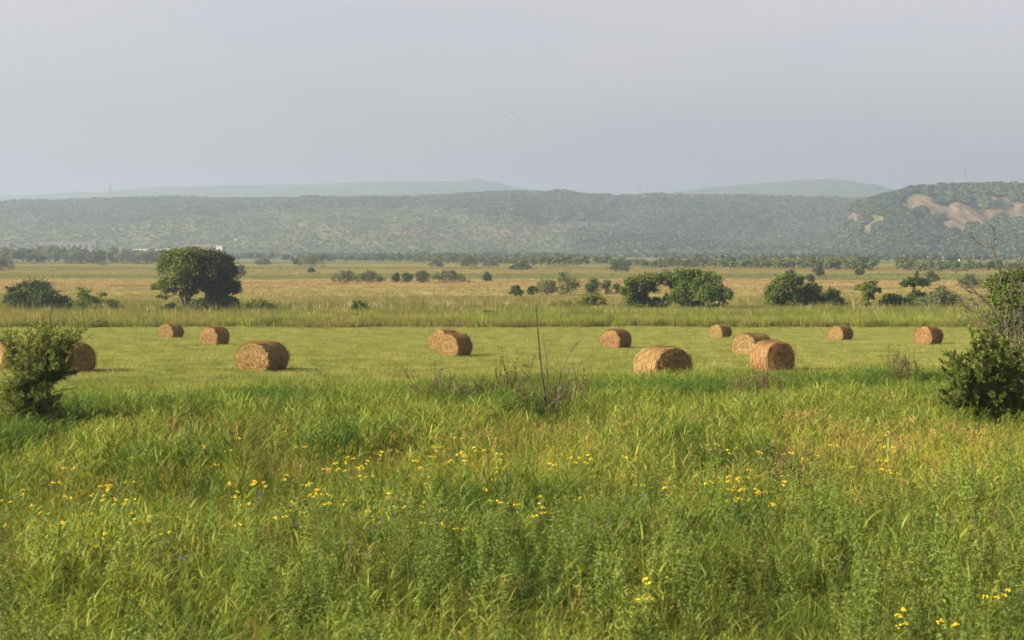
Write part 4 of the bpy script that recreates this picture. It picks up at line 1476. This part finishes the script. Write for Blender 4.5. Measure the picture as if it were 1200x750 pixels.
DW = [dry_weed(910 + i, 1.0) for i in range(3)]
DG = 'dry brown weeds standing in the tall grass'
for i, (px, py, Y, h, lab) in enumerate([
        (512, 490, 52, 1.15, 'wispy dry brown weed below the front bale of the middle pair'),
        (540, 495, 51, 1.0, 'dry brown weed just right of the wispy one'),
        (572, 492, 51, 1.05, 'dry brown weed midway between the middle pair and the dead sapling'),
        (598, 486, 52, 1.45, 'taller dry brown weed left of the dead sapling'),
        (618, 500, 49, 1.0, 'dry brown weed touching the left foot of the dead sapling'),
        (660, 500, 49, 1.05, 'dry brown weed touching the right foot of the dead sapling'),
        (676, 490, 51, 1.2, 'dry brown weed leaning away right of the dead sapling'),
        (870, 482, 54, 1.0, 'brown bristly weed below the front bale of the right pair'),
        (890, 484, 54, 1.1, 'brown bristly weed in the middle of the clump under the right pair'),
        (912, 482, 54, .95, 'brown bristly weed at the right of the clump under the right pair'),
        (1052, 455, 62, 1.25, 'tall dark dry weed by the grass edge below the right bales'),
        (1068, 458, 62, 1.1, 'dark dry weed beside the tall one at the grass edge'),
        (916, 578, 33, .95, 'dark forked dry stalk among yellow flowers in the foreground'),
        (938, 580, 33, .8, 'short dark dry stalk next to the forked one among yellow flowers'),
        (350, 500, 48, .7, 'low dark dead stalk in the grass under the shaggy bale')]):
    p = at(px, py, Y)
    o = empty('dry_weed', (p[0], Y, float(gz(p[0], Y))), i * 1.3)
    o.scale = (1.1, 1.1, h * 1.28)
    tag(o, lab, 'weed', DG)
    st, hd = DW[i % 3]
    link(bpy.data.objects.new('stem', st), o)
    link(bpy.data.objects.new('foliage', hd), o)

# wild flowers


def flower(seed, mat, H, flat):
    rs = np.random.default_rng(seed)
    gs, gf = Geo(), Geo()
    for s in range(2):
        b = np.array([rs.normal(0, .05), rs.normal(0, .05), -.04])
        e = b + np.array([rs.normal(0, .10), rs.normal(0, .10), H * (.8 + .25 * rs.random())])
        Q = smooth_path([b, (b + e) / 2 + rs.normal(0, .02, 3), e], 6)
        tube(gs, Q, np.linspace(.005, .003, 6), 4)
        n = 26
        f = rs.random(n) * .85
        C = b + (e - b) * f[:, None] + rs.normal(0, .035, (n, 3))
        leaves(gs, C, rs.normal(0, .5, (n, 3)) + np.array([0, 0, .7]), .08, .022, rs)
        for k in range(8 if flat else 7):
            a, q = rs.random() * 6.28, math.sqrt(rs.random())
            if flat:
                c = e + np.array([math.cos(a) * q * .045, math.sin(a) * q * .045, .03 * (1 - q * q) + rs.normal(0, .006)])
                r = .013
            else:
                c = e + np.array([rs.normal(0, .02), rs.normal(0, .02), -.16 * rs.random()])
                r = .014
            an = np.arange(6) / 6 * 2 * PI
            ring = c + np.column_stack([np.cos(an) * r, np.sin(an) * r, np.zeros(6)])
            V = np.vstack([ring, c + np.array([0, 0, r * .7]), c - np.array([0, 0, r * .7])])
            gf.add(V, None, [(i, (i + 1) % 6, 6) for i in range(6)] + [((i + 1) % 6, i, 7) for i in range(6)])
    return gs.mesh('stem', M['mug']), gf.mesh('flower_head', mat)


FY = [flower(930 + i, M['yellow'], .92, True) for i in range(4)]
FP = [flower(940 + i, M['purple'], .85, False) for i in range(3)]


def put_flower(px, py, kinds, name, label, group, i):
    # the head is at (px, py): it stands where the sight line is one flower height above the ground
    for Y in np.arange(16, 62, .25):
        p = at(px, py, Y)
        if p[2] - float(gz(p[0], Y)) < .86:
            break
    o = empty(name, (p[0], Y, float(gz(p[0], Y))), rng.random() * 6.28)
    s = rng.uniform(.92, 1.12)
    o.scale = (s, s, s)
    tag(o, label, 'wildflower', group)
    st, fl = kinds[i % len(kinds)]
    link(bpy.data.objects.new('stem', st), o)
    link(bpy.data.objects.new('flower_head', fl), o)


spots = [(280, 602, 5, 8), (90, 608, 22, 12), (75, 600, 18, 10), (405, 545, 14, 6), (355, 590, 14, 8), (545, 532, 16, 6), (590, 538, 14, 5), (672, 543, 10, 5), (610, 590, 14, 6), (890, 570, 15, 10), (875, 580, 10, 8), (1050, 533, 12, 8), (1045, 545, 6, 6),
         (270, 525, 20, 6), (200, 522, 14, 6), (830, 527, 14, 6), (20, 595, 20, 8), (460, 590, 30, 8), (1100, 735, 12, 5), (755, 692, 6, 3), (960, 530, 10, 4), (340, 570, 16, 8), (140, 560, 22, 8), (480, 533, 16, 6), (930, 535, 6, 4), (770, 575, 14, 6), (425, 590, 24, 10), (1180, 690, 8, 4)]
cnt = [4, 12, 9, 8, 8, 8, 7, 6, 8, 12, 7, 6, 3, 5, 4, 4, 5, 8, 4, 2, 3, 5, 4, 5, 3, 4, 7, 2]
i = 0
for (x, y, sx, sy_), n in zip(spots, cnt):
    for q in range(n):
        put_flower(x + rng.normal(0, sx * 2.2), y + rng.normal(0, sy_ * 1.5), FY, 'yellow_flower', 'yellow flat-topped wildflower standing among the tall foreground grass', 'yellow wildflowers in the foreground grass', i)
        i += 1
for q in range(36):
    x, y = rng.uniform(20, 1180), rng.choice([560, 575, 590, 600, 640]) + rng.normal(0, 14)
    put_flower(x, y, FP, 'purple_flower', 'small purple wildflower spike standing among the tall foreground grass', 'purple wildflowers in the foreground grass', q)

# ------------------------------------------------------------------ buildings, pylons, bird


def box(g, x0, x1, y0, y1, z0, z1):
    g.add([(x0, y0, z0), (x1, y0, z0), (x1, y1, z0), (x0, y1, z0), (x0, y0, z1), (x1, y0, z1), (x1, y1, z1), (x0, y1, z1)],
          [(0, 3, 2, 1), (4, 5, 6, 7), (0, 1, 5, 4), (1, 2, 6, 5), (2, 3, 7, 6), (3, 0, 4, 7)])


def building(name, cat, label, px0, px1, pyt, Y, depth, wall, roof, roof_h, nwin=0, flat=False, group=None):
    a, b = at(px0, pyt, Y), at(px1, pyt, Y)
    zg = float(gz((a[0] + b[0]) / 2, Y))
    W, H = b[0] - a[0], a[2] - zg
    o = tag(empty(name, ((a[0] + b[0]) / 2, Y, zg)), label, cat, group)
    g = Geo()
    box(g, -W / 2, W / 2, 0, depth, -.3, H - roof_h)
    g.obj('wall', M[wall], o)
    g = Geo()
    e = .4
    if flat:
        box(g, -W / 2 - e, W / 2 + e, -e, depth + e, H - roof_h + .003, H)
    else:
        z = H - roof_h + .003
        V = [(-W / 2 - e, -e, z), (W / 2 + e, -e, z), (W / 2 + e, depth + e, z), (-W / 2 - e, depth + e, z), (-W / 2 - e, depth / 2, H), (W / 2 + e, depth / 2, H)]
        g.add(V, [(0, 1, 5, 4), (2, 3, 4, 5), (0, 3, 2, 1)], [(0, 4, 3), (1, 2, 5)])
    g.obj('roof', M[roof], o)
    for k in range(nwin):
        x = -W / 2 + W * (k + .5) / nwin
        g = Geo()
        box(g, x - W / nwin * .22, x + W / nwin * .22, -.06, .05, (H - roof_h) * .6, (H - roof_h) * .82)
        g.obj('window', M['window'], o)
    return o


building('shed', 'shed', 'long white shed behind the treeline with a thin dark roof', 157, 184, 289.6, 1500, 18, 'white_wall', 'brown_roof', 1.2, 5)
building('shed', 'shed', 'pale blue-roofed shed next to the long white one', 188, 203, 291.0, 1520, 16, 'white_wall', 'blue_roof', 2.2, 3)
building('shed', 'shed', 'long pale shed behind the top of the tall tree pair', 214, 251, 291.5, 1480, 16, 'white_wall', 'blue_roof', 1.6, 6)
building('warehouse', 'warehouse', 'rust-roofed warehouse rising behind the pale sheds', 216, 251, 286.2, 1700, 22, 'grey_wall', 'rust_roof', 4.5, 5)
building('hut', 'hut', 'small white flat-roofed block right of the rust-roofed warehouse', 253.5, 260, 287.8, 1450, 5, 'white_wall', 'white_wall', .5, 1, True)
building('house', 'house', 'small pale house in the gap of the left treeline', 328, 342, 296.5, 1450, 9, 'grey_wall', 'brown_roof', 2.0, 2)
building('house', 'house', 'small white house at the foot of the scarred bluff, left of two', 1105.5, 1109.5, 300.8, 1350, 6, 'pale_wall', 'pale_wall', 1.6, 2)
building('house', 'house', 'tiny white house at the foot of the scarred bluff, right of two', 1125, 1127.6, 301.0, 1350, 5, 'pale_wall', 'pale_wall', 1.6, 1)
building('barracks', 'building', 'long low grey concrete building below the left hillside', 48, 112, 282.5, 1900, 14, 'grey_wall', 'grey_wall', .7, 9, True)
building('barracks', 'building', 'short pale concrete building at the left edge below the hillside', -8, 11, 284, 1850, 14, 'grey_wall', 'brown_roof', 1.5, 4)


def lamp(px, pyt, Y):
    a = at(px, pyt, Y)
    zg = float(gz(a[0], Y))
    o = tag(empty('lamp_mast', (a[0], Y, zg)), 'tall thin lamp mast with a pale head beside the small white block', 'lamp mast')
    g = Geo()
    H = a[2] - zg
    tube(g, [(0, 0, -.3), (0, 0, H * .5), (0, 0, H)], [.28, .2, .14], 6)
    g.obj('pole', M['steel'], o)
    g = Geo()
    box(g, -.8, .8, -.5, .5, H + .003, H + .9)
    g.obj('lamp_head', M['white_wall'], o)


lamp(276, 281.5, 1500)


def pylon(px, pyt, pyb, Y, hf, label):
    a = at(px, pyt, Y)
    zg = float(hf(np.array(a[0]), np.array(float(Y))))
    H = a[2] - zg
    o = tag(empty('pylon', (a[0], Y, zg)), label, 'pylon', 'power pylons on the hill crest')
    w = H * .11
    t_ = .13
    g = Geo()
    cs = [(-1, -1), (1, -1), (1, 1), (-1, 1)]
    lv = [0, .2, .38, .54, .68, .8, .9, 1.0]
    wd = [w * (1 - f) ** 1.2 + .35 for f in lv]
    for (sx, sy_) in cs:
        tube(g, [(sx * q, sy_ * q, f * H) for q, f in zip(wd, lv)], t_, 4)
    for (f0, w0), (f1, w1) in zip(zip(lv, wd), zip(lv[1:], wd[1:])):
        for q in range(4):
            c0, c1 = cs[q], cs[(q + 1) % 4]
            tube(g, [(c0[0] * w0, c0[1] * w0, f0 * H), (c1[0] * w1, c1[1] * w1, f1 * H)], t_ * .6, 3)
            tube(g, [(c1[0] * w0, c1[1] * w0, f0 * H), (c0[0] * w1, c0[1] * w1, f1 * H)], t_ * .6, 3)
    g.obj('lattice_mast', M['steel'], o)
    for f, l in ((.70, .20), (.80, .26), (.90, .18)):
        g = Geo()
        for s in (-1, 1):
            tube(g, [(0, 0, f * H), (s * l * H * .5, 0, f * H - .1)], t_ * .9, 4)
            tube(g, [(0, 0, f * H + H * .04), (s * l * H * .5, 0, f * H)], t_ * .7, 4)
        g.obj('cross_arm', M['steel'], o)


pylon(750, 209, 226, 3190, main_h, 'tallest lattice power pylon on the middle of the main ridge')
pylon(649, 214.5, 227, 3215, main_h, 'fainter lattice power pylon left of the tallest one on the ridge')
pylon(571, 216, 226, 3230, main_h, 'small lattice power pylon just below the peak of the far left ridge')
pylon(129, 214, 231, 3230, main_h, 'thin lattice power pylon alone over the left end of the ridge')
pylon(1131, 197.5, 213, 2245, bluff_h, 'dark lattice power pylon on top of the scarred bluff')

g = Geo()
bp = at(600, 131.5, 260)
o = tag(empty('bird', bp, R(20)), 'tiny dark bird gliding alone in the pale sky', 'bird')
L = np.linspace(-.2, .2, 9)
tube(g, np.column_stack([L, 0 * L, .015 * np.cos(L * 6)]), np.array([.005, .03, .05, .06, .06, .05, .035, .03, .05]), 8)
for s in (-1, 1):
    V = []
    for i, f in enumerate(np.linspace(0, 1, 6)):
        c = .10 * (1 - f ** 2) + .015
        y = s * (.03 + .42 * f)
        z = .02 + .10 * f - .10 * f * f
        for dx in (c * .5 - .02 * f, -c * .5 - .05 * f):
            for dz in (.008, -.008):
                V.append((dx, y, z + dz))
    Q = []
    for i in range(5):
        k = i * 4
        Q += [(k, k + 2, k + 6, k + 4), (k + 1, k + 5, k + 7, k + 3), (k, k + 4, k + 5, k + 1), (k + 2, k + 3, k + 7, k + 6)]
    g.add(V, Q)
g.obj('body', M['feather'], o, smooth=True)

# ------------------------------------------------------------------ render settings
S.render.engine = 'CYCLES'
c = S.cycles
c.use_denoising = True
c.max_bounces = 4
c.diffuse_bounces = 2
c.glossy_bounces = 1
c.transmission_bounces = 3
c.transparent_max_bounces = 6
c.volume_bounces = 0
c.use_adaptive_sampling = True
c.adaptive_threshold = .02
c.sample_clamp_indirect = 4
c.filter_width = 1.6
v = S.view_settings
v.view_transform = 'Standard'
v.look = 'None'
v.gamma = 1
v.exposure = 1.60
